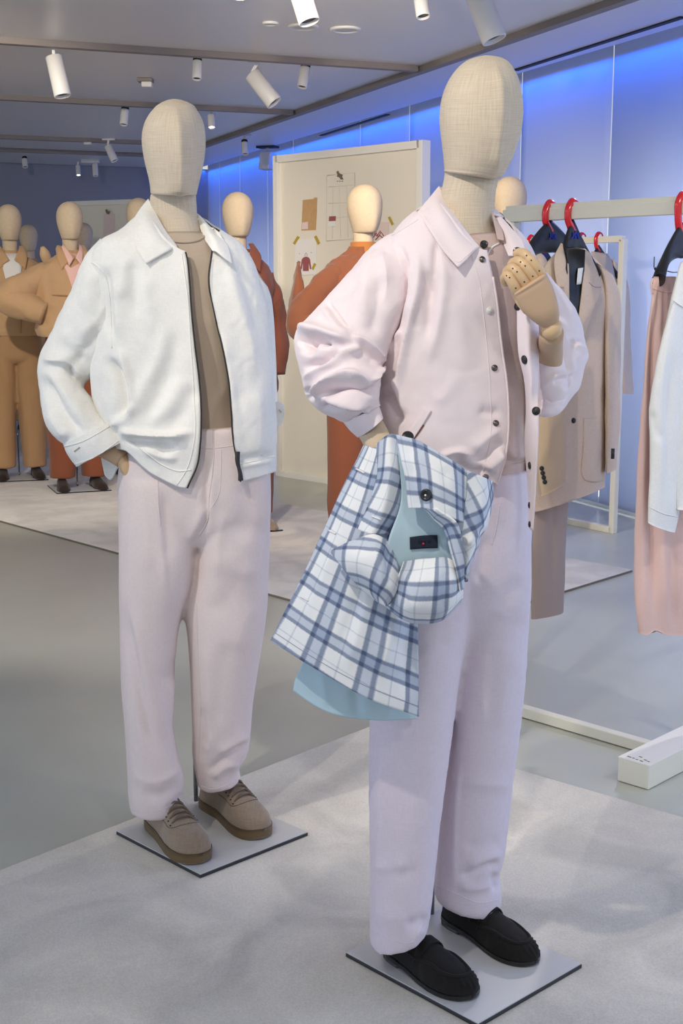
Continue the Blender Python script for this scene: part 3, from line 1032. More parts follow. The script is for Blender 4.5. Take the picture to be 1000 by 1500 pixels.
neck = Loft([(223, 279, 287, 279, Y1 + .02, Y1 + .02, .055, .06, 2), (220, 288, 287, 286, Y1 + .02, Y1 + .02, .056, .06, 2), (221, 305, 288, 303, Y1 + .02, Y1 + .02, .056, .062, 2),
             (225, 325, 290, 322, Y1 + .02, Y1 + .02, .060, .066, 2), (222, 345, 300, 345, Y1 + .02, Y1 + .02, .075, .07, 2), (200, 372, 330, 372, Y1 + .02, Y1 + .02, .09, .08, 2)]).mesh(60, 80)
mk('neck', neck.v, capfaces(neck), M['linen'], m1, uv=neck.uv)
tee = Loft([(226, 341, 300, 341, Y1 + .02, Y1 + .02, .079, .07, 2.2), (212, 352, 318, 352, Y1 + .02, Y1 + .02, .088, .08, 2.2), (190, 380, 345, 380, Y1 + .02, Y1 + .02, .105, .09, 2.3), (185, 430, 352, 430, Y1 + .02, Y1 + .02, .120, .09, 2.4),
            (188, 500, 352, 500, Y1 + .02, Y1 + .02, .115, .09, 2.3), (195, 570, 352, 570, Y1 + .02, Y1 + .02, .108, .09, 2.3), (196, 645, 356, 645, Y1 + .02, Y1 + .02, .108, .09, 2.3)]).mesh(80, 100)
tee.v = folds(tee.v, tee.n, [([(300, 440), (325, 520), (335, 600)], .004, 10), ([(330, 560), (310, 610), (300, 650)], .004, 8), ([(290, 380), (300, 420), (320, 470)], -.003, 14)])
mk('t_shirt', tee.v, capfaces(tee), M['tee'], m1, uv=tee.uv)
S_t = Surf((tee.v, tee.f))
seam('neckband', S_t, [(238, 346), (250, 352), (270, 355), (290, 352), (303, 344)], .0035, M['tee'], m1, off=.001, nt=8)

# trousers: hips and two legs in one cloth
YP = Y1 + .005
hips = Loft([(190, 622, 388, 622, YP, YP, .114, .10, 2.4), (182, 650, 393, 650, YP, YP, .116, .105, 2.4), (173, 690, 396, 690, YP, YP, .118, .115, 2.5), (172, 730, 397, 730, YP, YP, .114, .12, 2.5), (176, 765, 395, 765, YP, YP, .100, .115, 2.5), (190, 795, 384, 795, YP, YP, .07, .10, 2.4)]).mesh(40, 80)
legA = Loft([(180, 700, 292, 700, YP - .02, YP, .105, .10, 2.3), (173, 760, 289, 770, YP - .025, YP, .110, .10, 2.3), (173.5, 800, 287, 800, YP - .03, YP - .01, .108, .10, 2.3), (174, 850, 281, 850, YP - .035, YP - .015, .105, .10, 2.2), (175, 900, 266, 900, YP - .04, YP - .02, .098, .095, 2.1),
             (176, 950, 258, 950, YP - .045, YP - .03, .092, .09, 2.1), (178, 1010, 255, 1010, YP - .05, YP - .04, .088, .088, 2.1), (182, 1060, 253, 1060, YP - .06, YP - .05, .088, .085, 2.1), (184, 1100, 261, 1100, YP - .07, YP - .06, .088, .085, 2.1), (186, 1140, 270, 1140, YP - .08, YP - .07, .09, .085, 2.1), (188, 1170, 268, 1165, YP - .09, YP - .08, .088, .08, 2.1), (191, 1188, 270, 1180, YP - .09, YP - .08, .086, .08, 2.1)]).mesh(110, 70)
legB = Loft([(285, 700, 394, 700, YP, YP + .03, .105, .10, 2.3), (287, 760, 396, 760, YP, YP + .03, .110, .10, 2.3), (287, 800, 395, 800, YP, YP + .03, .108, .10, 2.3), (281, 840, 393, 840, YP, YP + .03, .105, .10, 2.2), (269, 890, 391, 890, YP, YP + .03, .10, .10, 2.2),
             (274, 930, 386, 930, YP, YP + .03, .098, .095, 2.2), (278, 980, 378, 980, YP, YP + .03, .092, .09, 2.1), (280, 1030, 370, 1030, YP, YP + .03, .088, .085, 2.1), (281, 1075, 366, 1075, YP, YP + .03, .085, .08, 2.1), (281, 1105, 361, 1105, YP, YP + .03, .08, .08, 2.1), (285, 1128, 349, 1124, YP, YP + .03, .076, .075, 2.1), (290, 1152, 353, 1140, YP, YP + .03, .074, .07, 2.1)]).mesh(110, 70)
tv, tf = remesh([(hips.v, capfaces(hips)), (legA.v, capfaces(legA)), (legB.v, capfaces(legB))], .0055, 16)
tn = vnormals(tv, tf)
tv = folds(tv, tn, [
    ([(231, 700), (233, 735), (238, 800), (245, 880)], .006, 9, .5), ([(240, 715), (242, 770), (246, 830)], -.005, 10),
    ([(300, 660), (302, 720), (300, 770), (288, 792)], -.007, 5), ([(310, 690), (309, 740), (300, 775)], .003, 6),
    ([(305, 735), (285, 775), (272, 800)], .006, 9), ([(330, 745), (322, 790), (318, 850)], .005, 11), ([(355, 700), (362, 750), (350, 800)], -.006, 16),
    ([(180, 880), (196, 960), (208, 1020), (225, 1085), (240, 1120)], -.010, 11, .6), ([(192, 880), (214, 975), (232, 1050), (252, 1105)], .007, 14),
    ([(235, 1000), (252, 985), (262, 960)], -.006, 10), ([(255, 1060), (250, 1020), (258, 985)], .005, 8),
    ([(190, 1125), (215, 1145), (245, 1140), (268, 1118)], .007, 11, .6), ([(205, 1160), (235, 1165), (262, 1140)], -.006, 9), ([(240, 1190), (255, 1178), (272, 1160)], -.006, 6),
    ([(300, 940), (306, 1000), (312, 1060)], .004, 10), ([(330, 930), (322, 1000), (318, 1070)], -.004, 12),
    ([(366, 1085), (345, 1100), (320, 1118), (302, 1135)], -.011, 6, .6), ([(368, 1075), (345, 1090), (318, 1105)], .007, 8), ([(352, 1118), (330, 1124), (308, 1142)], .008, 7),
    ([(294, 1030), (298, 1080), (293, 1120)], -.005, 6), ([(296, 1085), (302, 1098), (312, 1070)], .004, 6),
    ([(350, 830), (330, 880), (300, 905)], -.004, 16), ([(372, 880), (352, 925), (345, 960)], .004, 16), ([(330, 800), (350, 840), (385, 830)], .004, 16),
    ([(186, 720), (180, 800), (182, 870)], -.003, 8), ([(205, 700), (215, 760), (216, 850)], .003, 14),
], sc=1.1)
tv = crumple(tv, tn, .0014, .12, (1, 1, 2.2), 3)
trs = mk('trousers', tv, tf, M['pink_trs'], m1)
S_tr = Surf((tv, tf))
# waistband, fly, pleats, seams, hems
wb = [(292, 627), (310, 628), (326, 626), (341, 624)]
for dv, nm in ((29, 'waistband_seam'),):
    seam(nm, S_tr, [(x, y + dv) for x, y in wb], .0011, M['pink_trs'], trs)
seam('fly_edge', S_tr, [(312, 630), (313, 660), (311, 690), (306, 730), (303, 765), (290, 786)], .0016, M['pink_trs'], trs)
seam('fly_stitching', S_tr, [(324, 658), (323, 700), (320, 725), (309, 745)], .0009, M['pink_trs'], trs)
seam('pleat_edge', S_tr, [(231, 704), (232, 740), (235, 770)], .0016, M['pink_trs'], trs)
seam('inseam', S_tr, [(288, 880), (290, 960), (294, 1040), (292, 1090), (289, 1148)], .0011, M['pink_trs'], trs)
seam('side_seam', S_tr, [(177, 800), (178, 900), (180, 1000), (184, 1090)], .0010, M['pink_trs'], trs)
seam('hem_stitching', S_tr, [(190, 1186), (212, 1190), (245, 1183), (268, 1172)], .0009, M['pink_trs'], trs)
seam('hem_stitching', S_tr, [(292, 1150), (310, 1156), (332, 1150), (351, 1138)], .0009, M['pink_trs'], trs)
seam('pocket_edge', S_tr, [(185, 668), (177, 688), (174, 715)], .0022, M['pink_trs'], trs)

# shoes
z1 = .0228
shoe('sneaker', ZP(288, 1268, z1), ZP(224, 1203, z1), 0, m1, -1)
shoe('sneaker', ZP(392, 1228, z1), ZP(300, 1175, z1), 0, m1, 1)
rp = ZP(287, 1173, z1); v, f = tube([rp, rp + V3((0, 0, .25))], .006, 12); mk('support_rod', v, f, M['steel'], m1)

# hand in the pocket: forearm end, wrist joint
v, f = tube([P(140, 645, Y1 - .02), P(164, 661, Y1 - .045), P(180, 672, Y1 - .05)], [.034, .026, .024], 20, n=14); mk('forearm', v, f, M['palm'], m1)
v, f = tube([P(176, 668, Y1 - .05), P(184, 680, Y1 - .05), P(194, 700, Y1 - .03), P(200, 735, Y1)], [.022, .024, .026, .024], 20, n=18, rb=[.016, .018, .018, .014]); mk('hand', v, f, M['wood'], m1)

# ---- jacket body: an open shell
J = Loft([
    (198, 318, 298, 318, Y1 + .03, Y1 + .03, .085, .075, 2.1, 262, 292),
    (178, 334, 322, 336, Y1 + .02, Y1 + .03, .100, .09, 2.2, 264, 306),
    (146, 352, 350, 354, Y1 + .01, Y1 + .03, .115, .10, 2.3, 266, 310),
    (130, 376, 367, 377, Y1 + .01, Y1 + .03, .130, .11, 2.4, 272, 307),
    (132, 410, 379, 410, Y1 + .01, Y1 + .03, .140, .115, 2.4, 276, 303),
    (140, 450, 389, 450, Y1 + .01, Y1 + .03, .145, .115, 2.4, 279, 310),
    (138, 500, 396, 500, Y1 + .01, Y1 + .03, .148, .115, 2.4, 284, 321),
    (132, 550, 402, 550, Y1 + .01, Y1 + .03, .150, .12, 2.4, 290, 330),
    (140, 600, 404, 600, Y1 + .01, Y1 + .03, .158, .12, 2.4, 293, 335),
    (158, 640, 404, 640, Y1 + .01, Y1 + .03, .158, .125, 2.4, 292, 339),
    (168, 670, 403, 670, Y1 + .01, Y1 + .03, .150, .125, 2.4, 288, 345),
    (176, 700, 403, 700, Y1 + .01, Y1 + .03, .148, .125, 2.4, 275, 350),
    (176, 730, 402, 730, Y1 + .01, Y1 + .03, .148, .125, 2.4, 264, 354)])
J.mesh(170, 190, hem=[(150, 655), (186, 660), (200, 676), (215, 690), (235, 702), (264, 715), (300, 715), (352, 706), (380, 699), (403, 691), (420, 688)], hemback=.9, top=[(150, 300), (190, 322), (217, 312), (240, 345), (262, 366), (275, 368), (296, 362), (306, 360), (312, 350), (320, 340), (330, 330), (345, 320)])
J.v = folds(J.v, J.n, [
    ([(152, 520), (172, 545), (182, 575), (182, 600), (168, 622)], -.020, 9, .7),
    ([(176, 505), (186, 545), (190, 572), (188, 600)], .012, 8, .8),
    ([(160, 628), (180, 610), (200, 590)], .010, 8), ([(170, 630), (215, 636), (260, 636), (285, 628)], .016, 9, .5),
    ([(178, 642), (220, 648), (262, 652)], -.016, 7), ([(205, 655), (235, 668), (262, 672)], .006, 7), ([(225, 660), (245, 660), (262, 650)], -.006, 5),
    ([(178, 625), (210, 570), (235, 520), (240, 470)], .006, 12), ([(200, 630), (232, 580), (255, 520), (262, 470)], -.006, 12), ([(215, 628), (250, 590), (272, 545)], .006, 11), ([(245, 630), (270, 600), (285, 560)], -.005, 9),
    ([(150, 385), (158, 420), (160, 470), (166, 505)], -.008, 8), ([(166, 400), (172, 450), (174, 500)], .006, 9), ([(194, 372), (198, 420), (196, 470)], -.006, 9), ([(185, 375), (180, 410), (182, 440)], .004, 8), ([(210, 395), (218, 450), (222, 500)], .004, 12),
    ([(330, 370), (345, 430), (368, 510), (375, 560)], .005, 10), ([(345, 362), (365, 430), (385, 500)], -.004, 8), ([(325, 470), (335, 550), (350, 620), (358, 680)], .006, 12), ([(345, 560), (352, 620), (360, 670)], -.005, 9), ([(375, 560), (380, 620), (378, 680)], .005, 12),
    ([(342, 676), (362, 672), (385, 668), (402, 664)], -.006, 5), ([(345, 685), (370, 680), (402, 674)], .004, 5),
    ([(308, 372), (300, 400), (304, 430)], .004, 6)], sc=1.5)
J.v = crumple(J.v, J.n, .0030, .075, (1, 1, 1.7), 11)
J.v = crumple(J.v, J.n, .0010, .022, (1, 1, 1.3), 12)
jk = mk('jacket', J.v, J.f, M['white_jkt'], m1, uv=J.uv, solid=.004)
S_j = Surf((J.v, J.f))
# zip along both edges
for side, nm in (('l', 'zip_tape'), ('r', 'zip_tape')):
    e = J.edge(side)
    k0 = 1
    v, f = tube(e[k0::3], .0020, 8); mk(nm, v, f, M['zip'], jk)
    # stitched fold beside the zip
seam('zip_stitching', S_j, [(266, 372), (274, 430), (279, 500), (284, 580), (285, 640), (272, 690), (258, 712)], .0012, M['white_jkt'], jk, off=.0005)
seam('zip_stitching', S_j, [(311, 380), (309, 420), (320, 480), (332, 560), (341, 640), (352, 690)], .0012, M['white_jkt'], jk, off=.0005)
e = J.edge('r')[-14]
v, f = join(tube([e + V3((.002, -.012, .03)), e + V3((.002, -.016, .006)), e + V3((.006, -.017, -.012))], [.006, .0055, .004], 10, n=12), tube([e + V3((.004, -.017, -.004)), e + V3((.008, -.018, -.022)), e + V3((.009, -.018, -.038))], [.0042, .0052, .0064], 10, n=12))
mk('zip_pull', v, f, M['zip'], jk)
# hem band seams
seam('hem_band_seam', S_j, [(190, 646), (215, 664), (240, 682), (262, 690), (280, 688)], .0016, M['white_jkt'], jk, off=.0005)
seam('hem_band_seam', S_j, [(346, 681), (370, 676), (402, 668)], .0016, M['white_jkt'], jk, off=.0005)
seam('yoke_seam', S_j, [(122, 380), (140, 388), (152, 400), (160, 430), (163, 470), (164, 510)], .0014, M['white_jkt'], jk, off=.0005)

# collar
CY = Y1 - .065
col_l = patch(lay(S_j, [[(217, 291, Y1 + .03), (227, 308, Y1 - .005), (240, 333, Y1 - .045), (260, 361, Y1 - .085)],
               [(207, 303, Y1 + .015), (217, 324, Y1 - .03), (229, 349, Y1 - .075), (247, 367, Y1 - .100)],
               [(197, 318, Y1 + .00), (203, 340, Y1 - .055), (210, 366, Y1 - .10), (231, 376, Y1 - .122)],
               [(193, 325, Y1 + .00), (196, 345, Y1 - .06), (202, 368, Y1 - .105), (214, 386, Y1 - .128, .006)]], .010), 34, 34, crump=(.0008, .04, (1, 1, 1), 4))
mk('collar', col_l[0], col_l[1], M['white_jkt'], jk, uv=col_l[3], solid=.004)
col_r = patch(lay(S_j, [[(285, 311, Y1 + .03), (292, 332, Y1 - .00), (299, 350, Y1 - .05), (310, 366, Y1 - .095)],
               [(291, 314, Y1 + .02), (302, 331, Y1 - .02), (309, 345, Y1 - .07), (318, 369, Y1 - .105)],
               [(300, 324, Y1 + .02), (314, 338, Y1 - .02), (323, 352, Y1 - .07), (329, 377, Y1 - .110)],
               [(306, 333, Y1 + .02), (322, 345, Y1 - .015), (332, 357, Y1 - .06), (340, 385, Y1 - .105, .006)]], .010), 34, 34, crump=(.0008, .04, (1, 1, 1), 5))
mk('collar', col_r[0], col_r[1], M['white_jkt'], jk, uv=col_r[3], solid=.004)
st = Loft([(216, 293, 286, 311, Y1 + .03, Y1 + .03, -.01, .075, 2), (206, 312, 294, 322, Y1 + .03, Y1 + .03, .05, .08, 2)]).mesh(14, 60)
mk('collar_stand', st.v, st.f, M['white_jkt'], jk, solid=.003)

# ---- left-hand sleeve (seen on the left), elbow out, cuff by the pocket
SL = Loft([
    (148, 350, 172, 412, Y1 + .02, Y1 + .01, .075, .085, 2.1),
    (126, 374, 176, 462, Y1 + .02, Y1 + .01, .090, .09, 2.1),
    (108, 414, 172, 500, Y1 + .025, Y1 + .01, .092, .09, 2.1),
    (88, 458, 163, 520, Y1 + .035, Y1 + .02, .088, .088, 2.1),
    (66, 502, 148, 538, Y1 + .05, Y1 + .035, .082, .085, 2.1),
    (56, 524, 132, 553, Y1 + .055, Y1 + .045, .078, .082, 2.1),
    (54, 548, 123, 566, Y1 + .05, Y1 + .03, .076, .08, 2.1),
    (58, 580, 136, 584, Y1 + .03, Y1 + .01, .074, .076, 2.1),
    (64, 614, 147, 603, Y1 + .01, Y1 - .01, .072, .074, 2.1),
    (76, 636, 158, 616, Y1 - .005, Y1 - .025, .070, .070, 2.1),
    (94, 652, 165, 622, Y1 - .015, Y1 - .035, .066, .066, 2.1)], mode='v').mesh(130, 100)
SL.v = folds(SL.v, SL.n, [
    ([(58, 526), (80, 528), (96, 527), (112, 545), (124, 566)], .013, 6, 1.6), ([(98, 532), (112, 552), (128, 560)], -.014, 6), ([(92, 534), (110, 530), (125, 520)], -.006, 8),
    ([(60, 545), (78, 580), (100, 615), (125, 640)], -.014, 10, .8), ([(64, 538), (92, 570), (116, 605), (140, 625)], .007, 12), ([(70, 600), (85, 625), (100, 645)], .006, 10),
    ([(110, 515), (135, 505), (155, 490)], -.006, 10), ([(120, 548), (140, 535), (158, 515)], .006, 8), ([(112, 500), (140, 470), (160, 440)], .005, 12), ([(130, 505), (150, 470), (165, 430)], -.006, 10),
    ([(135, 390), (128, 420), (122, 460)], .004, 12), ([(150, 400), (145, 440), (135, 480)], -.005, 10), ([(90, 480), (105, 500), (130, 510)], .004, 10)], sc=1.45)
SL.v = crumple(SL.v, SL.n, .0028, .07, (1, 1, 1.5), 21); SL.v = crumple(SL.v, SL.n, .0010, .022, (1, 1, 1.2), 22)
mk('sleeve', SL.v, capfaces(SL, True, False), M['white_jkt'], jk, uv=SL.uv, solid=.004)
CF = Loft([(92, 650, 163, 618, Y1 - .015, Y1 - .035, .070, .070, 2.2), (97, 663, 171, 628, Y1 - .018, Y1 - .042, .071, .071, 2.2), (106, 676, 178, 640, Y1 - .02, Y1 - .048, .070, .07, 2.2), (112, 684, 181, 646, Y1 - .02, Y1 - .05, .069, .069, 2.2)], mode='v').mesh(40, 90)
CF.v = crumple(CF.v, CF.n, .0012, .04, (1, 1, 1), 23)
cf = mk('cuff', CF.v, CF.f, M['white_jkt'], jk, uv=CF.uv, solid=.005)
S_c = Surf((CF.v, CF.f))
seam('cuff_stitching', S_c, [(94, 654), (120, 647), (145, 634), (164, 622)], .0012, M['white_jkt'], cf, off=.0006)
seam('cuff_stitching', S_c, [(110, 680), (140, 669), (165, 652), (179, 641)], .0010, M['white_jkt'], cf, off=.0006)
seam('buttonhole', S_c, [(109, 661), (113, 658), (117, 655)], .0016, M['tee'], cf, off=.0006)
# back tail of the jacket showing behind the hand
bt = patch([[(146, 640, Y1 + .06), (160, 640, Y1 + .06), (176, 650, Y1 + .05)], [(148, 670, Y1 + .06), (158, 672, Y1 + .06), (174, 674, Y1 + .05)], [(153, 696, Y1 + .06), (160, 703, Y1 + .06), (171, 686, Y1 + .05)]], 20, 20)
mk('jacket_tail', bt[0], bt[1], M['white_jkt'], jk, uv=bt[3], solid=.004)
# far sleeve: only its cuff tab shows past the right side
FS = Loft([(352, 372, 392, 420, Y1 + .06, Y1 + .06, .07, .07, 2.1), (360, 440, 398, 440, Y1 + .08, Y1 + .08, .07, .07, 2.1), (355, 520, 404, 520, Y1 + .12, Y1 + .12, .06, .06, 2.1), (358, 590, 406, 580, Y1 + .14, Y1 + .14, .06, .06, 2.1), (362, 630, 409, 622, Y1 + .12, Y1 + .12, .05, .05, 2.1)], mode='v').mesh(60, 60)
mk('sleeve', FS.v, capfaces(FS, True, False), M['white_jkt'], jk, uv=FS.uv, solid=.004)
tb = patch([[(400, 590, Y1 + .10), (408, 588, Y1 + .10), (416, 593, Y1 + .10)], [(400, 606, Y1 + .09), (408, 606, Y1 + .09), (417, 606, Y1 + .09)], [(400, 632, Y1 + .10), (408, 626, Y1 + .10), (414, 618, Y1 + .10)]], 16, 16)
t_ = mk('cuff_tab', tb[0], tb[1], M['white_jkt'], jk, solid=.004)
v, f = tube([P(408, 600, Y1 + .088), P(412, 604, Y1 + .088)], .0016, 6); mk('buttonhole', v, f, M['tee'], t_)
v, f = tube([P(380, 560, Y1 + .13), P(384, 640, Y1 + .10), P(388, 690, Y1 + .08)], [.03, .026, .02], 16, n=14); mk('forearm', v, f, M['palm'], m1)

# ================================================================ front mannequin: pale pink snap jacket, rose trousers
Y2 = 2.54
m2 = empty('mannequin', (.245, Y2, .012), 'linen covered mannequin in pale pink snap jacket with wooden hand at its lapel', 'mannequin', 'clothed mannequins with linen heads')
c2, e2, g2 = base_plate([(506, 1395), (700, 1500), (832, 1402)], m2)
hd = [(81.2, 708, 720), (83, 699, 730), (87, 687, 740), (94, 676, 748), (103, 667, 753), (111, 661, 757), (128, 652, 761.5), (145, 646.5, 764.5), (162, 644, 765.5), (179, 643.5, 764), (196, 645, 761.5), (213, 647, 756), (228, 649, 750, 229), (240, 650, 743, 243), (248, 650.8, 737, 255), (252, 652, 731, 261), (253, 655, 728, 262)]
L = head_mesh(hd, Y2, .098, [([(724, 84), (729, 140), (728, 180), (724, 215), (720, 275)], .012, 30, 1.2), ([(724, 84), (729, 140), (728, 180), (724, 215), (720, 275)], .006, 7)])
mk('head', L.v, capfaces(L), M['linen'], m2, uv=L.uv)
neck = Loft([(652, 246, 728, 253, Y2 + .01, Y2 + .01, .056, .06, 2), (650, 262, 729, 266, Y2 + .01, Y2 + .01, .056, .06, 2), (646, 280, 726, 280, Y2 + .01, Y2 + .01, .058, .062, 2),
             (642, 305, 724, 305, Y2 + .01, Y2 + .01, .062, .066, 2), (640, 330, 724, 328, Y2 + .01, Y2 + .01, .068, .07, 2), (632, 360, 735, 352, Y2 + .01, Y2 + .01, .080, .08, 2), (615, 390, 760, 385, Y2 + .01, Y2 + .01, .10, .09, 2)]).mesh(60, 80)
mk('neck', neck.v, capfaces(neck), M['linen'], m2, uv=neck.uv)
polo = Loft([(655, 348, 742, 340, Y2 + .01, Y2 + .01, .080, .08, 2.1), (640, 366, 760, 360, Y2 + .01, Y2 + .01, .096, .09, 2.2), (615, 400, 776, 400, Y2 + .01, Y2 + .01, .112, .10, 2.3), (606, 460, 784, 460, Y2 + .01, Y2 + .01, .122, .10, 2.4),
             (604, 540, 786, 540, Y2 + .01, Y2 + .01, .120, .10, 2.4), (606, 610, 782, 610, Y2 + .01, Y2 + .01, .118, .10, 2.4), (610, 650, 778, 650, Y2 + .01, Y2 + .01, .124, .10, 2.4), (612, 664, 776, 664, Y2 + .01, Y2 + .01, .122, .10, 2.4), (612, 676, 773, 676, Y2 + .01, Y2 + .01, .114, .10, 2.4), (612, 716, 775, 712, Y2 + .01, Y2 + .01, .112, .10, 2.4)]).mesh(100, 100)
polo.v = folds(polo.v, polo.n, [([(735, 650), (752, 668), (772, 662)], .006, 6), ([(733, 668), (755, 678), (772, 672)], -.006, 4), ([(745, 560), (752, 610), (765, 645)], .005, 8), ([(740, 480), (742, 560), (738, 640)], -.003, 9)])
po = mk('polo_shirt', polo.v, capfaces(polo), M['polo'], m2, uv=polo.uv)
S_p = Surf((polo.v, polo.f))
seam('hem_piping', S_p, [(676, 719), (700, 721), (730, 718), (752, 713), (773, 706)], .0016, M['thread_w'], po, off=.001)
seam('hem_rib_seam', S_p, [(690, 678), (725, 683), (750, 681), (772, 676)], .0014, M['polo'], po, off=.0005)
seam('placket_edge', S_p, [(730, 357), (721, 362), (714, 372), (718, 400), (722, 440)], .0018, M['thread_w'], po, off=.001)
pc = patch(lay(S_p, [[(690, 347, Y2 - .05), (700, 350, Y2 - .075), (712, 366, Y2 - .095)], [(690, 358, Y2 - .05), (700, 364, Y2 - .08), (706, 374, Y2 - .10)]], .008), 10, 16)
mk('polo_collar', pc[0], pc[1], M['polo'], po, solid=.003)
pc = patch(lay(S_p, [[(722, 312, Y2 - .02), (725, 330, Y2 - .05), (728, 350, Y2 - .08)], [(729, 325, Y2 - .02), (736, 338, Y2 - .055), (738, 351, Y2 - .085)]], .008), 10, 16)
mk('polo_collar', pc[0], pc[1], M['polo'], po, solid=.003)
v, f = disc_on(S_p, 707, 363, .0075, .004, .012, dflt=Y2 - .11); mk('button', v, f, M['snap_dark'], po)

# trousers
Z2 = Y2 + .005
hips = Loft([(606, 690, 780, 684, Z2, Z2, .115, .11, 2.3), (596, 730, 779, 724, Z2, Z2, .118, .11, 2.4), (582, 790, 778, 786, Z2, Z2, .120, .12, 2.4), (572, 850, 777, 846, Z2, Z2, .114, .125, 2.5), (573, 895, 775, 892, Z2, Z2, .098, .12, 2.5), (585, 935, 764, 930, Z2, Z2, .07, .10, 2.3)]).mesh(40, 80)
legA = Loft([(575, 830, 712, 830, Z2 - .04, Z2 - .03, .105, .10, 2.2), (564, 880, 697, 880, Z2 - .05, Z2 - .04, .102, .10, 2.2), (554, 930, 686, 930, Z2 - .055, Z2 - .05, .10, .10, 2.2), (547, 985, 675, 985, Z2 - .06, Z2 - .06, .098, .10, 2.2), (541.5, 1050, 666, 1050, Z2 - .065, Z2 - .065, .096, .095, 2.2), (540, 1110, 657, 1110, Z2 - .07, Z2 - .07, .094, .092, 2.2),
             (540.5, 1200, 645, 1200, Z2 - .08, Z2 - .08, .090, .09, 2.2), (541, 1270, 638, 1270, Z2 - .085, Z2 - .085, .087, .088, 2.2), (541, 1330, 632, 1325, Z2 - .09, Z2 - .09, .085, .085, 2.2), (541, 1365, 628, 1352, Z2 - .09, Z2 - .09, .084, .082, 2.2), (541.5, 1379, 625, 1362, Z2 - .09, Z2 - .09, .083, .08, 2.2)]).mesh(120, 70)
legB = Loft([(690, 830, 777, 830, Z2 - .01, Z2 + .03, .105, .10, 2.2), (684, 880, 776, 880, Z2 - .01, Z2 + .035, .104, .10, 2.2), (676, 930, 774, 930, Z2, Z2 + .04, .102, .10, 2.2), (668, 1000, 769, 1000, Z2 + .01, Z2 + .05, .098, .10, 2.2), (658, 1100, 758, 1100, Z2 + .02, Z2 + .055, .094, .095, 2.2), (652, 1150, 751, 1150, Z2 + .025, Z2 + .06, .092, .092, 2.2),
             (643, 1215, 743, 1215, Z2 + .03, Z2 + .065, .09, .09, 2.2), (639, 1255, 739, 1255, Z2 + .035, Z2 + .07, .087, .088, 2.2), (637, 1279, 731, 1280, Z2 + .04, Z2 + .07, .084, .086, 2.2), (636, 1295, 734.5, 1302, Z2 + .04, Z2 + .07, .083, .085, 2.2), (636, 1303, 734, 1324, Z2 + .04, Z2 + .07, .082, .084, 2.2), (637, 1308, 731, 1331, Z2 + .04, Z2 + .07, .081, .08, 2.2)]).mesh(120, 70)
tv, tf = remesh([(hips.v, capfaces(hips)), (legA.v, capfaces(legA)), (legB.v, capfaces(legB))], .0055, 14)
tn = vnormals(tv, tf)
tv = folds(tv, tn, [
    ([(698, 740), (694, 790), (686, 850)], .005, 8, .6), ([(712, 780), (706, 820), (700, 860)], -.005, 8),
    ([(560, 1080), (556, 1200), (552, 1370)], .0035, 6, .5), ([(596, 1060), (580, 1200), (572, 1290)], -.003, 18), ([(676, 1100), (668, 1200), (664, 1320)], .0035, 6, .5), ([(652, 1180), (646, 1250), (645, 1300)], -.004, 10),
    ([(735, 1262), (715, 1268), (690, 1282), (668, 1284)], -.008, 7, .7), ([(738, 1250), (712, 1258), (680, 1268)], .006, 8), ([(728, 1292), (700, 1300), (668, 1298)], .005, 7), ([(730, 1278), (722, 1292), (732, 1306)], -.006, 7),
    ([(736, 1230), (710, 1238), (676, 1240)], -.003, 9), ([(755, 1150), (720, 1150), (675, 1142)], .0025, 10),
    ([(545, 1268), (575, 1272), (600, 1262)], .004, 10), ([(560, 1268), (590, 1282), (615, 1276)], -.003, 10), ([(628, 1340), (612, 1352), (590, 1356)], -.005, 8), ([(622, 1358), (606, 1374), (600, 1392)], .003, 7), ([(545, 1330), (575, 1345), (600, 1340)], .003, 12),
    ([(770, 850), (745, 870), (730, 900)], -.003, 14), ([(765, 940), (740, 1000), (730, 1080)], .004, 22), ([(640, 930), (620, 1000), (600, 1100)], .004, 22),
], sc=1.3)
tv = crumple(tv, tn, .0013, .12, (1, 1, 1.8), 31); tv = crumple(tv, tn, .0007, .03, (1.4, 1.4, .7), 33)
trs = mk('trousers', tv, tf, M['pink_wool'], m2)
S_tr = Surf((tv, tf))
seam('pocket_edge', S_tr, [(731, 740), (727, 770), (720, 798)], .0013, M['pink_wool'], trs)
seam('pleat_edge', S_tr, [(703, 735), (701, 765), (697, 800)], .0013, M['pink_wool'], trs)
seam('hem_stitching', S_tr, [(542, 1361), (575, 1378), (603, 1380), (622, 1352)], .0009, M['pink_wool'], trs)
seam('hem_stitching', S_tr, [(638, 1296), (670, 1310), (700, 1322), (730, 1318)], .0009, M['pink_wool'], trs)

shoe('loafer', ZP(688, 1468, z1), ZP(570, 1392, z1), z1 - z1, m2, -1)
shoe('loafer', ZP(790, 1412, z1), ZP(652, 1345, z1), 0, m2, 1)
rp = ZP(632, 1338, z1); v, f = tube([rp, rp + V3((0, 0, .25))], .006, 12); mk('support_rod', v, f, M['steel'], m2)

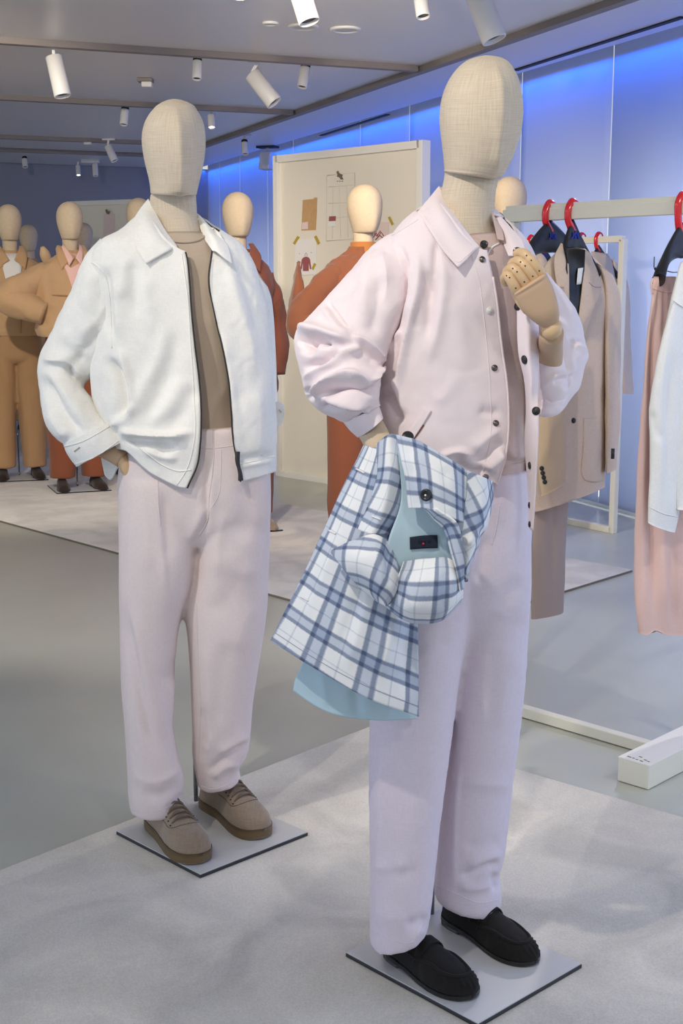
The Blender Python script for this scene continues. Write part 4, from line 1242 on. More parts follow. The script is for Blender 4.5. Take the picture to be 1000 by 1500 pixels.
# ---- jacket body
J = Loft([
    (622, 296, 726, 306, Y2 + .02, Y2 + .02, .080, .085, 2.1, 690, 726),
    (600, 314, 740, 320, Y2 + .01, Y2 + .02, .098, .09, 2.2, 696, 738),
    (578, 340, 762, 342, Y2 + .00, Y2 + .02, .115, .10, 2.3, 704, 746),
    (562, 375, 781, 372, Y2 - .01, Y2 + .02, .130, .11, 2.4, 712, 756),
    (556, 430, 788, 430, Y2 - .01, Y2 + .02, .142, .115, 2.4, 723, 757),
    (555, 500, 790, 500, Y2 - .01, Y2 + .02, .146, .115, 2.4, 731, 759),
    (553, 560, 789, 556, Y2 - .01, Y2 + .02, .150, .115, 2.4, 738, 767),
    (552, 610, 787, 604, Y2 - .01, Y2 + .02, .154, .12, 2.4, 740, 770),
    (556, 650, 785, 645, Y2 - .01, Y2 + .02, .156, .12, 2.4, 737, 772),
    (564, 690, 782, 684, Y2 - .01, Y2 + .02, .146, .12, 2.4, 728, 774),
    (572, 715, 780, 712, Y2 - .01, Y2 + .02, .142, .12, 2.4, 719, 775),
    (574, 745, 780, 742, Y2 - .01, Y2 + .02, .142, .12, 2.4, 708, 776)])
J.mesh(180, 200, hem=[(540, 690), (600, 700), (680, 704), (722, 706), (740, 720), (760, 760), (790, 760)], hemback=.85,
       top=[(590, 300), (612, 310), (643, 292), (661, 315), (682, 345), (704, 366), (715, 366), (727, 340), (738, 350), (748, 366), (760, 350), (775, 330)])
J.v = folds(J.v, J.n, [
    ([(578, 352), (590, 372), (592, 420), (580, 470), (572, 520)], -.012, 7, .6), ([(612, 360), (614, 420), (600, 480), (588, 540), (582, 590)], .012, 8, .6), ([(598, 380), (602, 430), (592, 470)], .007, 7),
    ([(640, 345), (638, 400), (632, 450)], -.006, 6, .5), ([(648, 365), (650, 420), (640, 480), (625, 540)], .006, 9), ([(620, 390), (628, 430), (626, 500)], -.008, 8),
    ([(565, 520), (575, 500), (592, 480)], .008, 7), ([(560, 565), (575, 590), (584, 625)], -.008, 9), ([(572, 548), (584, 575), (588, 610)], .007, 8),
    ([(672, 540), (650, 580), (630, 590)], .003, 12), ([(700, 600), (720, 605), (735, 600)], -.004, 8), ([(735, 625), (715, 640), (690, 660)], .006, 9),
    ([(640, 670), (660, 662), (675, 660), (690, 672)], .010, 6, .6), ([(660, 672), (690, 690), (715, 690)], -.010, 7), ([(735, 660), (722, 675), (710, 690)], .009, 7), ([(735, 640), (715, 665), (690, 680)], -.006, 8),
    ([(718, 700), (726, 680), (734, 650)], .006, 6), ([(660, 420), (675, 480), (680, 560)], .003, 18), ([(700, 400), (705, 480), (712, 560)], -.002, 18)], sc=1.4)
J.v = crumple(J.v, J.n, .0026, .08, (1, 1, 1.8), 41); J.v = crumple(J.v, J.n, .0007, .02, (1, 1, 1.3), 42)
jk = mk('jacket', J.v, J.f, M['pink_jkt'], m2, uv=J.uv, solid=.003)
S_j = Surf((J.v, J.f))
seam('placket_stitching', S_j, [(690, 372), (701, 410), (708, 460), (714, 520), (718, 580), (718, 640), (708, 690)], .0008, M['pink_jkt'], jk, off=.0003)
e = J.edge('l'); mk('placket_edge', *tube(e[20::3], .0022, 8), M['pink_jkt'], jk)
seam('shoulder_seam', S_j, [(566, 350), (590, 336), (612, 322)], .0011, M['pink_jkt'], jk, off=.0004)
seam('armhole_seam', S_j, [(562, 358), (568, 372), (572, 400), (568, 450), (562, 505)], .0013, M['pink_jkt'], jk, off=.0004)
# welt pocket
wp = patch(lay(S_j, [[(622, 598, 9), (631, 602, 9)], [(610, 617, 9), (619, 622, 9)], [(596, 637, 9), (605, 643, 9)]], .004), 20, 8)
mk('welt_pocket', wp[0], wp[1], M['pink_jkt'], jk, solid=.004)
seam('pocket_slit', S_j, [(620, 622), (612, 634), (604, 645)], .0022, M['rust_d'], jk, off=.001)
# snaps
def snap(S, u, v_, r, mat, name='snap_button', off=0.0, dflt=None):
    p, n = S.hit(u, v_, off, dflt)
    v, f = lathe([(r, -.001), (r, .0012), (r * .85, .0026), (r * .55, .0022), (r * .5, .0030), (r * .2, .0034)], p, n, 24)
    return mk(name, v, f, mat, jk)
snap(S_j, 706, 380, .0062, M['snap_metal']); snap(S_j, 717, 455, .0068, M['snap_pearl']); snap(S_j, 724, 539, .0062, M['snap_metal']); snap(S_j, 726, 620, .0062, M['snap_metal']); snap(S_j, 711, 699, .006, M['snap_metal'])
# turned-out right front panel with its facing
rpn = patch([[(750, 385, Y2 - .128), (764, 385, Y2 - .13), (780, 390, Y2 - .10)], [(756, 440, Y2 - .14), (772, 440, Y2 - .155), (788, 442, Y2 - .12)], [(757, 485, Y2 - .145), (773, 486, Y2 - .165), (789, 487, Y2 - .13)], [(759, 520, Y2 - .145), (774, 522, Y2 - .17), (789.5, 524, Y2 - .14)],
             [(767, 556, Y2 - .13), (779, 560, Y2 - .17), (788.5, 562, Y2 - .15)], [(770, 600, Y2 - .115), (781, 602, Y2 - .165), (787.5, 604, Y2 - .17)], [(768, 645, Y2 - .11), (780, 648, Y2 - .16), (786, 650, Y2 - .175)],
             [(771, 695, Y2 - .11), (779, 698, Y2 - .155), (783.5, 700, Y2 - .17)], [(774, 740, Y2 - .115), (778, 742, Y2 - .15), (781, 744, Y2 - .165)], [(773, 770, Y2 - .12), (776, 775, Y2 - .145), (779, 777, Y2 - .16)]], 90, 26, crump=(.0008, .05, (1, 1, 2), 44))
mk('front_panel', rpn[0], rpn[1], M['pink_jkt'], jk, uv=rpn[3], solid=.003)
S_r = Surf((rpn[0], rpn[1]))
for (u_, v_, r_) in ((768, 527, .0085), (785, 602, .008), (776, 682, .007), (775.5, 740, .006), (776, 768, .006)):
    snap(S_r, u_, v_, r_, M['snap_dark'], dflt=Y2 - .16)
snap(S_r, 757, 368, .0075, M['snap_metal'], dflt=Y2 - .16)
snap(S_r, 758, 449, .0075, M['snap_dark'], dflt=Y2 - .15)

# collar
col_l = patch(lay(S_j, [[(643, 272, Y2 + .02), (661, 305, Y2 - .03), (681, 335, Y2 - .075), (702, 361, Y2 - .115)],
               [(632, 285, Y2 - .01), (651, 320, Y2 - .045), (671, 350, Y2 - .10), (694, 368, Y2 - .128)],
               [(621, 298, Y2 - .035), (641, 334, Y2 - .085), (658, 364, Y2 - .115), (683, 380, Y2 - .142)],
               [(611, 310, Y2 - .05), (631, 340, Y2 - .10), (650, 367, Y2 - .135), (671, 391, Y2 - .150, .005)]], .010), 40, 40, crump=(.0006, .05, (1, 1, 1), 4))
cl = mk('collar', col_l[0], col_l[1], M['pink_jkt'], jk, uv=col_l[3], solid=.0035)
S_k = Surf((col_l[0], col_l[1]))
seam('collar_stitching', S_k, [(616, 308), (634, 335), (652, 364), (672, 384), (682, 376), (696, 363)], .0007, M['pink_jkt'], cl, off=.0002)
col_r = patch(lay(S_j, [[(722, 303, Y2 + .02), (728, 328, Y2 - .02), (735, 352, Y2 - .06), (744, 374, Y2 - .115)],
               [(727, 309, Y2 + .015), (737, 331, Y2 - .035), (748, 352, Y2 - .085), (757, 374, Y2 - .128)],
               [(732, 315, Y2 + .01), (748, 333, Y2 - .035), (764, 352, Y2 - .08), (774, 376, Y2 - .12)]], .010), 34, 34)
mk('collar', col_r[0], col_r[1], M['pink_jkt'], jk, uv=col_r[3], solid=.0035)
st = Loft([(644, 273, 722, 302, Y2 + .025, Y2 + .025, -.01, .078, 2), (634, 296, 738, 318, Y2 + .02, Y2 + .02, .05, .085, 2)]).mesh(14, 60)
mk('collar_stand', st.v, st.f, M['pink_jkt'], jk, solid=.003)

# ---- balloon sleeve on the left
SL = Loft([
    (612, 338, 628, 400, Y2 + .01, Y2 - .02, .05, .06, 2.1),
    (582, 341, 606, 440, Y2 + .00, Y2 - .04, .085, .09, 2.1),
    (548, 359, 585, 488, Y2 - .00, Y2 - .06, .098, .09, 2.1),
    (516, 392, 572, 512, Y2 - .01, Y2 - .07, .105, .095, 2.1),
    (480, 432, 566, 527, Y2 - .01, Y2 - .08, .108, .10, 2.1),
    (450, 466, 562, 534, Y2 - .01, Y2 - .09, .108, .10, 2.1),
    (432, 490, 560, 538, Y2 - .01, Y2 - .10, .106, .10, 2.1),
    (431, 514, 560, 541, Y2 - .02, Y2 - .11, .104, .10, 2.1),
    (440, 540, 562, 545, Y2 - .035, Y2 - .12, .102, .10, 2.1),
    (443, 562, 560, 553, Y2 - .05, Y2 - .13, .100, .09, 2.1),
    (449, 582, 557, 566, Y2 - .065, Y2 - .14, .096, .085, 2.1),
    (465, 600, 554, 580, Y2 - .08, Y2 - .14, .086, .075, 2.1),
    (487, 611, 553, 590, Y2 - .095, Y2 - .14, .066, .06, 2.1),
    (503, 618, 555, 595, Y2 - .10, Y2 - .14, .052, .05, 2.1)], mode='v').mesh(190, 150)
SL.v = folds(SL.v, SL.n, [
    ([(430, 487), (448, 484), (465, 488), (495, 496), (520, 502)], .016, 6, 1.8), ([(447, 522), (452, 506), (462, 494), (490, 505)], -.022, 7, .7), ([(440, 508), (448, 500), (456, 494)], -.014, 7),
    ([(478, 440), (492, 460), (512, 485)], -.008, 4, .6), ([(470, 446), (495, 478), (516, 496)], .006, 8),
    ([(512, 492), (535, 500), (550, 515), (566, 533)], .012, 6, .7), ([(520, 510), (540, 520), (556, 532)], -.006, 9),
    ([(441, 558), (460, 547), (486, 532), (510, 518), (535, 508)], .014, 7, .7), ([(448, 545), (470, 532), (500, 515)], -.012, 8),
    ([(452, 584), (470, 570), (490, 558), (514, 552), (530, 557), (545, 563)], .018, 6, 1.3), ([(462, 586), (485, 572), (510, 566), (545, 571), (556, 560)], -.022, 7, .8),
    ([(458, 582), (480, 582), (510, 590), (545, 592)], .012, 6), ([(465, 598), (495, 596), (520, 600), (545, 600)], -.012, 5), ([(500, 600), (520, 598), (545, 603)], .008, 4),
    ([(563, 535), (556, 548), (546, 562)], .010, 5), ([(564, 545), (556, 560), (548, 574)], -.012, 5), ([(444, 570), (452, 575), (454, 588)], -.014, 5),
    ([(548, 360), (535, 420), (520, 460)], .004, 18), ([(560, 400), (552, 450), (545, 500)], -.008, 14), ([(560, 362), (566, 400), (562, 450)], .006, 9), ([(530, 410), (500, 430), (485, 440)], -.003, 10)], sc=1.5)
SL.v = crumple(SL.v, SL.redo().n, .0030, .065, (1, 1, 1), 51); SL.v = crumple(SL.v, SL.n, .0008, .02, (1, 1, 1), 52)
sl = mk('sleeve', SL.v, capfaces(SL, True, False), M['pink_jkt'], jk, uv=SL.uv, solid=.003)
CF = Loft([(501, 616, 554, 592, Y2 - .10, Y2 - .14, .052, .05, 2.1), (512, 630, 558, 602, Y2 - .105, Y2 - .145, .050, .048, 2.1), (523, 640, 561, 612, Y2 - .11, Y2 - .15, .048, .046, 2.1)], mode='h').mesh(24, 80)
mk('cuff', CF.v, CF.f, M['pink_jkt'], sl, uv=CF.uv, solid=.004)
v, f = tube([P(530, 612, Y2 - .12), P(544, 630, Y2 - .135), P(556, 655, Y2 - .16), P(570, 690, Y2 - .18), P(592, 730, Y2 - .19)], [.028, .027, .026, .024, .02], 22, n=24)
fa = mk('forearm', v, f, M['linen_far'], m2)
# ---- bent sleeve on the right
SR = Loft([(752, 340, 776, 380, Y2 + .03, Y2 + .03, .08, .08, 2.1), (765, 380, 796, 395, Y2 + .05, Y2 + .05, .085, .08, 2.1), (776, 420, 818, 420, Y2 + .06, Y2 + .07, .085, .08, 2.1), (782, 470, 849, 466, Y2 + .04, Y2 + .07, .085, .08, 2.1),
           (784, 508, 857, 506, Y2 + .01, Y2 + .045, .085, .08, 2.1), (784, 521, 862, 520, Y2 + .00, Y2 + .04, .085, .08, 2.0), (784, 536, 857, 535, Y2 - .01, Y2 + .035, .083, .08, 2.1), (784, 572, 846, 572, Y2 - .02, Y2 + .02, .08, .075, 2.2), (784, 590, 834, 586, Y2 - .03, Y2 + .0, .07, .065, 2.2), (786, 606, 819, 603, Y2 - .035, Y2 - .02, .05, .05, 2.2), (792, 609, 812, 607, Y2 - .04, Y2 - .03, .02, .02, 2.2)], mode='h').mesh(130, 110)
SR.v = folds(SR.v, SR.n, [([(808, 412), (830, 440), (847, 466)], .006, 8), ([(835, 500), (845, 490), (852, 502)], -.008, 6), ([(836, 505), (850, 510), (860, 518)], .010, 6), ([(838, 516), (836, 545), (826, 580), (812, 606)], .008, 7, .6),
    ([(812, 552), (822, 546), (835, 550)], .006, 4), ([(814, 556), (828, 554), (838, 548)], -.007, 4), ([(800, 570), (815, 565), (832, 560)], -.005, 7), ([(792, 580), (808, 588), (820, 580)], .005, 8), ([(790, 545), (802, 556), (812, 552)], .005, 7), ([(842, 540), (838, 570), (825, 592)], -.006, 7), ([(830, 560), (826, 580), (815, 600)], -.005, 7)])
SR.v = crumple(SR.v, SR.redo().n, .0026, .05, (1, 1, 1), 61)
sr = mk('sleeve', SR.v, capfaces(SR), M['pink_jkt'], jk, uv=SR.uv)
CR_ = Loft([(787, 531, 824, 520, Y2 - .075, Y2 - .06, .042, .05, 2.1), (787, 560, 832, 552, Y2 - .065, Y2 - .05, .050, .06, 2.2), (788, 586, 830, 578, Y2 - .05, Y2 - .035, .048, .06, 2.2), (792, 603, 818, 600, Y2 - .045, Y2 - .03, .03, .04, 2.2)], mode='h').mesh(60, 80)
CR_.v = folds(CR_.v, CR_.n, [([(805, 558), (816, 548), (836, 550)], .006, 4), ([(808, 562), (822, 556), (836, 554)], -.006, 4), ([(790, 570), (802, 560), (808, 550)], .004, 6), ([(800, 590), (815, 580), (828, 565)], .005, 6)])
CR_.v = crumple(CR_.v, CR_.n, .0018, .04, (1, 1, 1), 62)
mk('cuff', CR_.v, CR_.f, M['pink_jkt'], sr, uv=CR_.uv, solid=.003)

# ---- wooden hand at the lapel
YH = Y2 - .235
v, f = tube([P(804, 556, Y2 - .03), P(805, 534, Y2 - .068), P(806, 505, Y2 - .14), P(808, 488, YH + .02)], [.015, .0225, .0225, .021], 26, n=20); mk('forearm', v, f, M['palm'], m2)
v, f = lathe([(.002, -.019), (.010, -.017), (.016, -.010), (.0185, 0), (.016, .010), (.010, .017), (.002, .019)], P(808, 482, YH + .012), (.5, .2, 1), 28); wj = mk('wrist_joint', v, f, M['wood'], m2)
pl = Loft([(797, 481, 818, 472, YH + .008, YH + .008, .012, .012, 2.4), (788, 476, 819, 464, YH + .004, YH + .004, .016, .014, 2.6), (777, 468, 818.5, 453, YH, YH, .018, .014, 2.8), (766, 457, 815, 437, YH - .002, YH - .002, .019, .014, 3),
           (759, 446, 809.5, 420, YH - .004, YH - .004, .019, .014, 3), (754.5, 436, 803, 407, YH - .006, YH - .006, .018, .013, 3), (752.5, 429.5, 799, 399.5, YH - .006, YH - .006, .0155, .012, 3), (753, 428, 798, 398.5, YH - .006, YH - .006, .010, .008, 3)], mode='v').mesh(60, 60)
palm = mk('hand', pl.v, capfaces(pl), M['palm'], m2)
fing = [((758, 427), (751, 415), (744, 404), (739, 408), (742, 417)), ((771, 418), (762, 405), (753, 394), (744, 396), (741, 403)), ((783.5, 410), (774, 396), (765, 385.5), (754, 383), (747, 391)), ((793.5, 402), (783, 388), (773, 376), (762, 370), (754, 374))]
for k, fp in enumerate(fing):
    dp = (0, -.006, -.004, .014, .032)
    pts = [P(a, b, YH - .008 + d) for (a, b), d in zip(fp, dp)]
    r0 = (.0098, .0102, .0102, .0098)[k]
    c_ = cr(np.array(pts), 40)
    t = np.linspace(0, 1, 40)
    rad = r0 * (1 - .18 * t) * (1 - .13 * np.exp(-((t - .47) / .03) ** 2) - .13 * np.exp(-((t - .74) / .03) ** 2) - .12 * np.exp(-(t / .03) ** 2)) * np.clip(np.sqrt(np.clip((1 - t) / .08, .02, 1)), .1, 1)
    v, f = tube(c_, rad, 20)
    fo = mk('finger', v, f, M['wood'], palm)
    S_f = Surf((v, f))
    for q in (.12, .40, .55):
        pp = proj(c_[int(q * 39)])
        p, n = S_f.hit(pp[0], pp[1])
        if p is not None: mk('joint_pin', *lathe([(.0014, -.0008), (.0014, .0004)], p, n, 10), M['pin'], fo)
v, f = tube([P(774, 452, YH + .012), P(764, 440, YH + .03), P(756, 426, YH + .042), P(752, 414, YH + .045)], [.012, .0115, .010, .008], 16, n=20); mk('thumb', v, f, M['wood'], palm)

# ================================================================ checked coat carried over the arm
K0 = 2.27
coat = empty('checked_coat', tuple(P(560, 660, K0)), 'blue and white checked coat draped over the forearm of the pink jacket mannequin', 'coat')


def cp(name, ctrl, mat, nu=50, nv=50, lst=None, crump=(.0022, .06, (1, 1, 1.3), 71), solid=.004, rot=0.0, parent=None, label=None):
    c_ = patch(ctrl, nu, nv)
    v = folds(c_[0], c_[2], lst, both=True) if lst else c_[0]
    if crump: v = crumple(v, c_[2], *crump)
    uv = c_[3]
    if rot:
        a = math.radians(rot); uv = uv @ np.array([[math.cos(a), -math.sin(a)], [math.sin(a), math.cos(a)]])
    o = mk(name, v, c_[1], M[mat], parent or coat, uv=uv, solid=solid, label=label)
    return o, Surf((v, c_[1]))


def Kd(rows, d):
    return [[(u, v_, K0 + d + (q[0] if q else 0)) for u, v_, *q in r] for r in rows]


body, S_b = cp('coat_body', Kd([
    [(531, 652, .05), (552, 655, .02), (575, 650, .0), (600, 655, .02)],
    [(509, 697, .05), (540, 705, .01), (575, 712, -.01), (612, 720, .02)],
    [(471, 783, .05), (515, 800, .0), (562, 815, -.015), (613, 830, .02)],
    [(433, 862, .05), (490, 888, -.005), (551, 910, -.02), (614, 925, .02)],
    [(396, 939, .05), (461, 980, -.01), (530, 1019, -.025), (613, 1050, .02)]], .02), 'plaid', 110, 90,
    lst=[([(520, 700), (490, 800), (440, 930)], .006, 12), ([(560, 720), (535, 850), (490, 980)], -.008, 12), ([(585, 800), (575, 900), (550, 1010)], .010, 16), ([(545, 790), (530, 900), (505, 990)], .006, 12), ([(600, 820), (602, 920), (595, 1030)], -.008, 12)], rot=-4)
cp('lining', Kd([[(470, 900, .06), (520, 930, .03), (565, 960, .03), (611, 985, .06)], [(444, 968, .055), (500, 990, .03), (560, 1010, .03), (611, 1025, .055)], [(431, 1000, .06), (490, 1030, .03), (550, 1045, .03), (611, 1045, .055)], [(429, 1012, .06), (478, 1043, .03), (545, 1055, .03), (610, 1053, .055)]], .03), 'lining', 40, 60,
   lst=[([(470, 980), (480, 1040)], .004, 8), ([(520, 1000), (525, 1055)], -.005, 9), ([(560, 1010), (570, 1055)], .004, 9)])
strip, S_s = cp('placket', Kd([[(550, 650, .0), (570, 636, -.02), (590, 640, .01)], [(551, 700, -.01), (570, 698, -.035), (589, 697, -.01)], [(538, 740, -.01), (561, 746, -.035), (585, 742, -.01)], [(523, 776, -.005), (545, 783, -.03), (568, 783, -.01)]], .0), 'plaid', 60, 30, rot=-12)
# lining seen inside
li, S_l = cp('lining', Kd([[(583, 660), (610, 680), (640, 700), (670, 720)], [(586, 740), (615, 742), (645, 750), (680, 770)], [(570, 790, -.01), (610, 795), (645, 800), (678, 815)], [(560, 850, -.01), (605, 842), (640, 838), (676, 850)]], -.02), 'lining', 40, 40)
lp = patch(lay(S_l, [[(600, 787, 9), (620, 784.5, 9), (640.5, 784, 9)], [(600.5, 805, 9), (620, 803.5, 9), (641, 803, 9)]], .003), 8, 16)
lb = mk('brand_label', lp[0], lp[1], M['navy'], coat, solid=.0012, label='small navy woven label sewn on the pale blue lining')
S_lb = Surf((lp[0], lp[1]))
for k, x in enumerate((612.5, 615.5, 618.5, 621.5, 626, 629)):
    p = S_lb.line([(x, 791.2), (x + .8, 795)], 4, .0008)
    mk('label_lettering', *tube(p, .0007, 5), M['lbl_txt'], lb)
p, n = S_lb.hit(620, 796.5, .0006); mk('label_mark', *lathe([(.0022, 0), (.0022, .0006)], p, n, 10), M['red_txt'], lb)
# flap with the button
fl, S_fl = cp('front_flap', Kd([[(580, 637, .01), (615, 647, -.03), (650, 667, -.04), (686, 691, -.02)], [(591, 690, -.005), (622, 691, -.045), (655, 702, -.05), (686, 717, -.02)], [(597, 745, -.01), (627, 746, -.05), (658, 757, -.05), (687, 768, -.02)]], -.03), 'plaid_b', 50, 50,
   lst=[([(600, 660), (612, 700), (620, 740)], .003, 10), ([(650, 680), (655, 720), (655, 750)], -.004, 8)])
v, f = lathe([(.0105, -.001), (.0105, .003), (.0095, .0045), (.006, .0038), (.0055, .003), (.001, .003)], *S_fl.hit(624, 725), 28); bt_ = mk('button', v, f, M['snap_dark'], coat, label='large black button')
v, f = lathe([(.0105, -.001), (.0105, .003), (.0095, .0045), (.001, .004)], P(597, 640, K0 + .02), (.1, -.8, .6), 24); mk('button', v, f, M['snap_dark'], coat)
p, n = S_fl.hit(624, 725, .003); mk('button_thread', *lathe([(.0018, 0), (.0018, .0012)], p, n, 10), M['thread_w'], bt_)
# sleeve end turning away at the right
cp('coat_sleeve', Kd([[(684, 689, -.02), (703, 697, -.01), (722, 705, .05)], [(684, 728, -.025), (705, 738, -.02), (721, 742, .05)], [(668, 765, -.025), (694, 778, -.03), (711, 780, .05)], [(668, 798, -.02), (684, 805, -.03), (696, 808, .04)], [(675, 850, -.0), (681, 852, -.02), (686, 842, .03)]], -.032), 'plaid_b', 60, 36,
   lst=[([(690, 780), (700, 790), (710, 770)], -.006, 6), ([(684, 800), (690, 790), (706, 786)], .006, 6)], rot=38)
cp('facing', Kd([[(621, 748, -.02), (630, 744, -.045), (640, 745, -.05)], [(648, 774, -.01), (657, 768, -.04), (668, 768, -.05)], [(661, 815, -.005), (668, 812, -.035), (678, 806, -.04)], [(668, 862, -.005), (674, 866, -.03), (681, 862, -.02)]], -.035), 'plaid', 50, 18, rot=10)
# rolled collar hanging below
cp('coat_collar', Kd([[(590, 822, .0), (622, 818, -.02), (655, 817, -.02), (673, 832, .0)], [(579, 850, -.01), (622, 850, -.055), (660, 850, -.05), (677, 850, -.01)], [(567, 880, .0), (610, 889, -.05), (655, 886, -.05), (679, 866, -.005)], [(563, 889, .02), (592, 911, .0), (642, 911, .0), (677, 882, .02)]], -.03), 'plaid', 50, 60,
   lst=[([(590, 830), (600, 870), (610, 900)], .005, 8), ([(655, 830), (652, 870), (645, 900)], -.005, 8)], rot=3)
cp('coat_collar', Kd([[(482, 807, .02), (518, 791, -.0), (549, 782, -.01), (573, 795, .0)], [(499, 829, .0), (530, 820, -.035), (560, 817, -.04), (584, 832, -.01)], [(524, 857, .0), (545, 852, -.035), (569, 856, -.045), (585, 862, -.02)], [(549, 880, .01), (556, 885, -.01), (564, 889, -.02), (572, 886, -.01)]], -.025), 'plaid', 50, 50,
   lst=[([(545, 790), (558, 830), (562, 870)], .006, 8), ([(565, 800), (570, 835), (572, 865)], -.006, 7)], rot=-32)
for S__, par, pts in ((S_b, body, [(522, 687), (534, 693)]), (S_b, body, [(482, 777), (492, 782)]), (S_b, body, [(441, 874), (452, 880)]), (S_s, strip, [(545, 756), (558, 761)])):
    seam('buttonhole', S__, pts, .0016, M['thread_w'], par, 8, .001)
seam('hem_stitching', S_b, [(403, 927), (465, 967), (532, 1003), (611, 1034)], .0006, M['greyblue'], body, off=.0003)

# ================================================================ the mannequins further back
def rings_mesh(rows, n=28, nu=40, sq=2.2):
    """rows: (z, half width, half depth, y centre[, x centre])"""
    q = cr(np.array([list(r) + [0] * (5 - len(r)) for r in rows]), nu)
    th = np.linspace(0, 2 * math.pi, n, endpoint=False)
    cx, sx = np.cos(th), np.sin(th)
    X = np.sign(cx) * np.abs(cx) ** (2 / sq); Yv = np.sign(sx) * np.abs(sx) ** (2 / sq)
    v = np.concatenate([np.column_stack([r[4] + X * r[1], r[3] + Yv * r[2], np.full(n, r[0])]) for r in q])
    f = gridf(nu, n, True); f.append(tuple(range(n))[::-1]); f.append(tuple((nu - 1) * n + k for k in range(n)))
    return v, f


class Figure:
    def __init__(self, u, vtop, Y, yaw, label, plate=True):
        top = P(u, vtop, Y)
        self.s = (top[2] - .02) / 1.86
        self.o = np.array([top[0], Y, .02]); self.a = math.radians(yaw)
        self.root = empty('mannequin', (top[0], Y, .012), label, 'mannequin', 'clothed mannequins with linen heads')
        if plate:
            ca = self.a + math.radians(0)
            ax = (V3((math.cos(ca), math.sin(ca), 0)), V3((-math.sin(ca), math.cos(ca), 0)), V3((0, 0, 1)))
            v, f = boxm((self.o[0], self.o[1], .0167), (.37, .37, .008), ax)
            o = mk('base_plate', v, f, M['plate_edge'], self.root, smooth=False)
            v, f = boxm((self.o[0], self.o[1], .0217), (.366, .366, .002), ax); mk('plate_top', v, f, M['plate'], o, smooth=False)
            self.o[2] = .023
            self.tube('support_rod', [(0, .06, 0), (0, .06, .3)], .006, M['steel'])
        self.prof = None

    def W(self, p):
        p = V3(p) * self.s
        c, s = math.cos(self.a), math.sin(self.a)
        return np.column_stack([p[:, 0] * c - p[:, 1] * s, p[:, 0] * s + p[:, 1] * c, p[:, 2]]) + self.o

    def put(self, name, v, f, mat, parent=None, crump=0, seed=0, **k):
        w_ = self.W(v)
        if crump: w_ = crumple(w_, vnormals(w_, f), crump, .08, (1, 1, 1.6), seed); w_ = crumple(w_, vnormals(w_, f), crump * .35, .035, (1, 1, 1.4), seed + 5)
        return mk(name, w_, f, mat, parent or self.root, **k)

    def tube(self, name, path, r, mat, n=16, parent=None, crump=0, seed=1, nt=18):
        v, f = tube(V3(path), r, nt, n=n)
        return self.put(name, v, f, mat, parent, crump, seed)

    def head(self):
        z0 = 1.618
        v, f = rings_mesh([(z0, .046, .060, .0), (z0 + .003, .052, .070, 0), (z0 + .025, .061, .082, -.004), (z0 + .07, .074, .096, -.004), (z0 + .12, .083, .104, 0), (z0 + .165, .082, .102, 0), (z0 + .200, .069, .088, 0), (z0 + .225, .047, .062, 0), (z0 + .238, .020, .028, 0), (z0 + .241, .003, .005, 0)], 36, 50, 2.0)
        v[:, 1] -= .010 * np.exp(-(v[:, 0] / .022) ** 2) * (v[:, 1] < 0) * np.clip((1.78 - v[:, 2]) / .1, 0, 1)
        self.put('head', v, f, M['linen_far'])
        v, f = rings_mesh([(1.622, .050, .056, .012), (1.57, .050, .056, .012), (1.53, .056, .062, .012), (1.49, .085, .075, .012), (1.46, .12, .085, .01)], 30, 20, 2.0)
        self.put('neck', v, f, M['linen_far'])

    def front(self, x, z, off=.007):
        p = np.array(self.prof); p = p[np.argsort(p[:, 0])]
        hw = np.interp(z, p[:, 0], p[:, 1]); hd = np.interp(z, p[:, 0], p[:, 2]); yc = np.interp(z, p[:, 0], p[:, 3])
        t = min(abs(x) / hw, .995)
        return (x, yc - hd * (1 - t ** 2.2) ** (1 / 2.2) - off, z)

    def torso(self, name, mat, zb=1.0, wide=1.0, seed=0, shirt=None, vdepth=.20, collar=None, vw=.05):
        self.prof = [(zb, .205 * wide, .138, 0), (zb + .03, .215 * wide, .145, 0), (1.12, .215 * wide, .145, 0), (1.28, .222 * wide, .145, 0), (1.38, .222 * wide, .135, 0), (1.45, .195 * wide, .112, .005), (1.495, .135, .090, .01), (1.53, .078, .075, .012), (1.55, .070, .070, .012)]
        v, f = rings_mesh(self.prof, 64, 90, 2.2)
        o = self.put(name, v, f, mat, crump=.011, seed=seed)
        if shirt:
            rows = []
            for t in np.linspace(0, 1, 12):
                z = 1.53 - vdepth * t; w_ = vw * (1 - t) + .004
                rows.append([self.front(x, z, .006) for x in np.linspace(-w_, w_, 7)])
            self.put('shirt_front', np.concatenate(rows), gridf(12, 7), shirt, o, solid=.003)
        if collar:
            for sg in (-1, 1):
                fy = self.front(.088, 1.425, .014)[1]; fm = self.front(.07, 1.46, .014)[1]
                inn = cr(np.array([(.062, .005, 1.580), (.048, -.068, 1.548), (.016, min(-.118, fm + .012), 1.488)]), 14)
                mid = cr(np.array([(.084, .0, 1.582), (.080, -.078, 1.535), (.050, fm - .004, 1.462)]), 14)
                out = cr(np.array([(.098, .0, 1.562), (.104, -.082, 1.508), (.086, fy - .004, 1.424)]), 14)
                ctrl = []
                for a, m_, b_ in zip(inn, mid, out):
                    ctrl.append([(sg * q[0], q[1], q[2]) for q in cr(np.array([a, m_, b_]), 8)])
                self.put('collar', np.array(ctrl).reshape(-1, 3), gridf(14, 8), collar, o, solid=.004)
        return o

    def line(self, name, pts, r, mat, parent, off=.004):
        self.tube(name, [self.front(x, z, off) for x, z in pts], r, mat, 20, parent, nt=6)

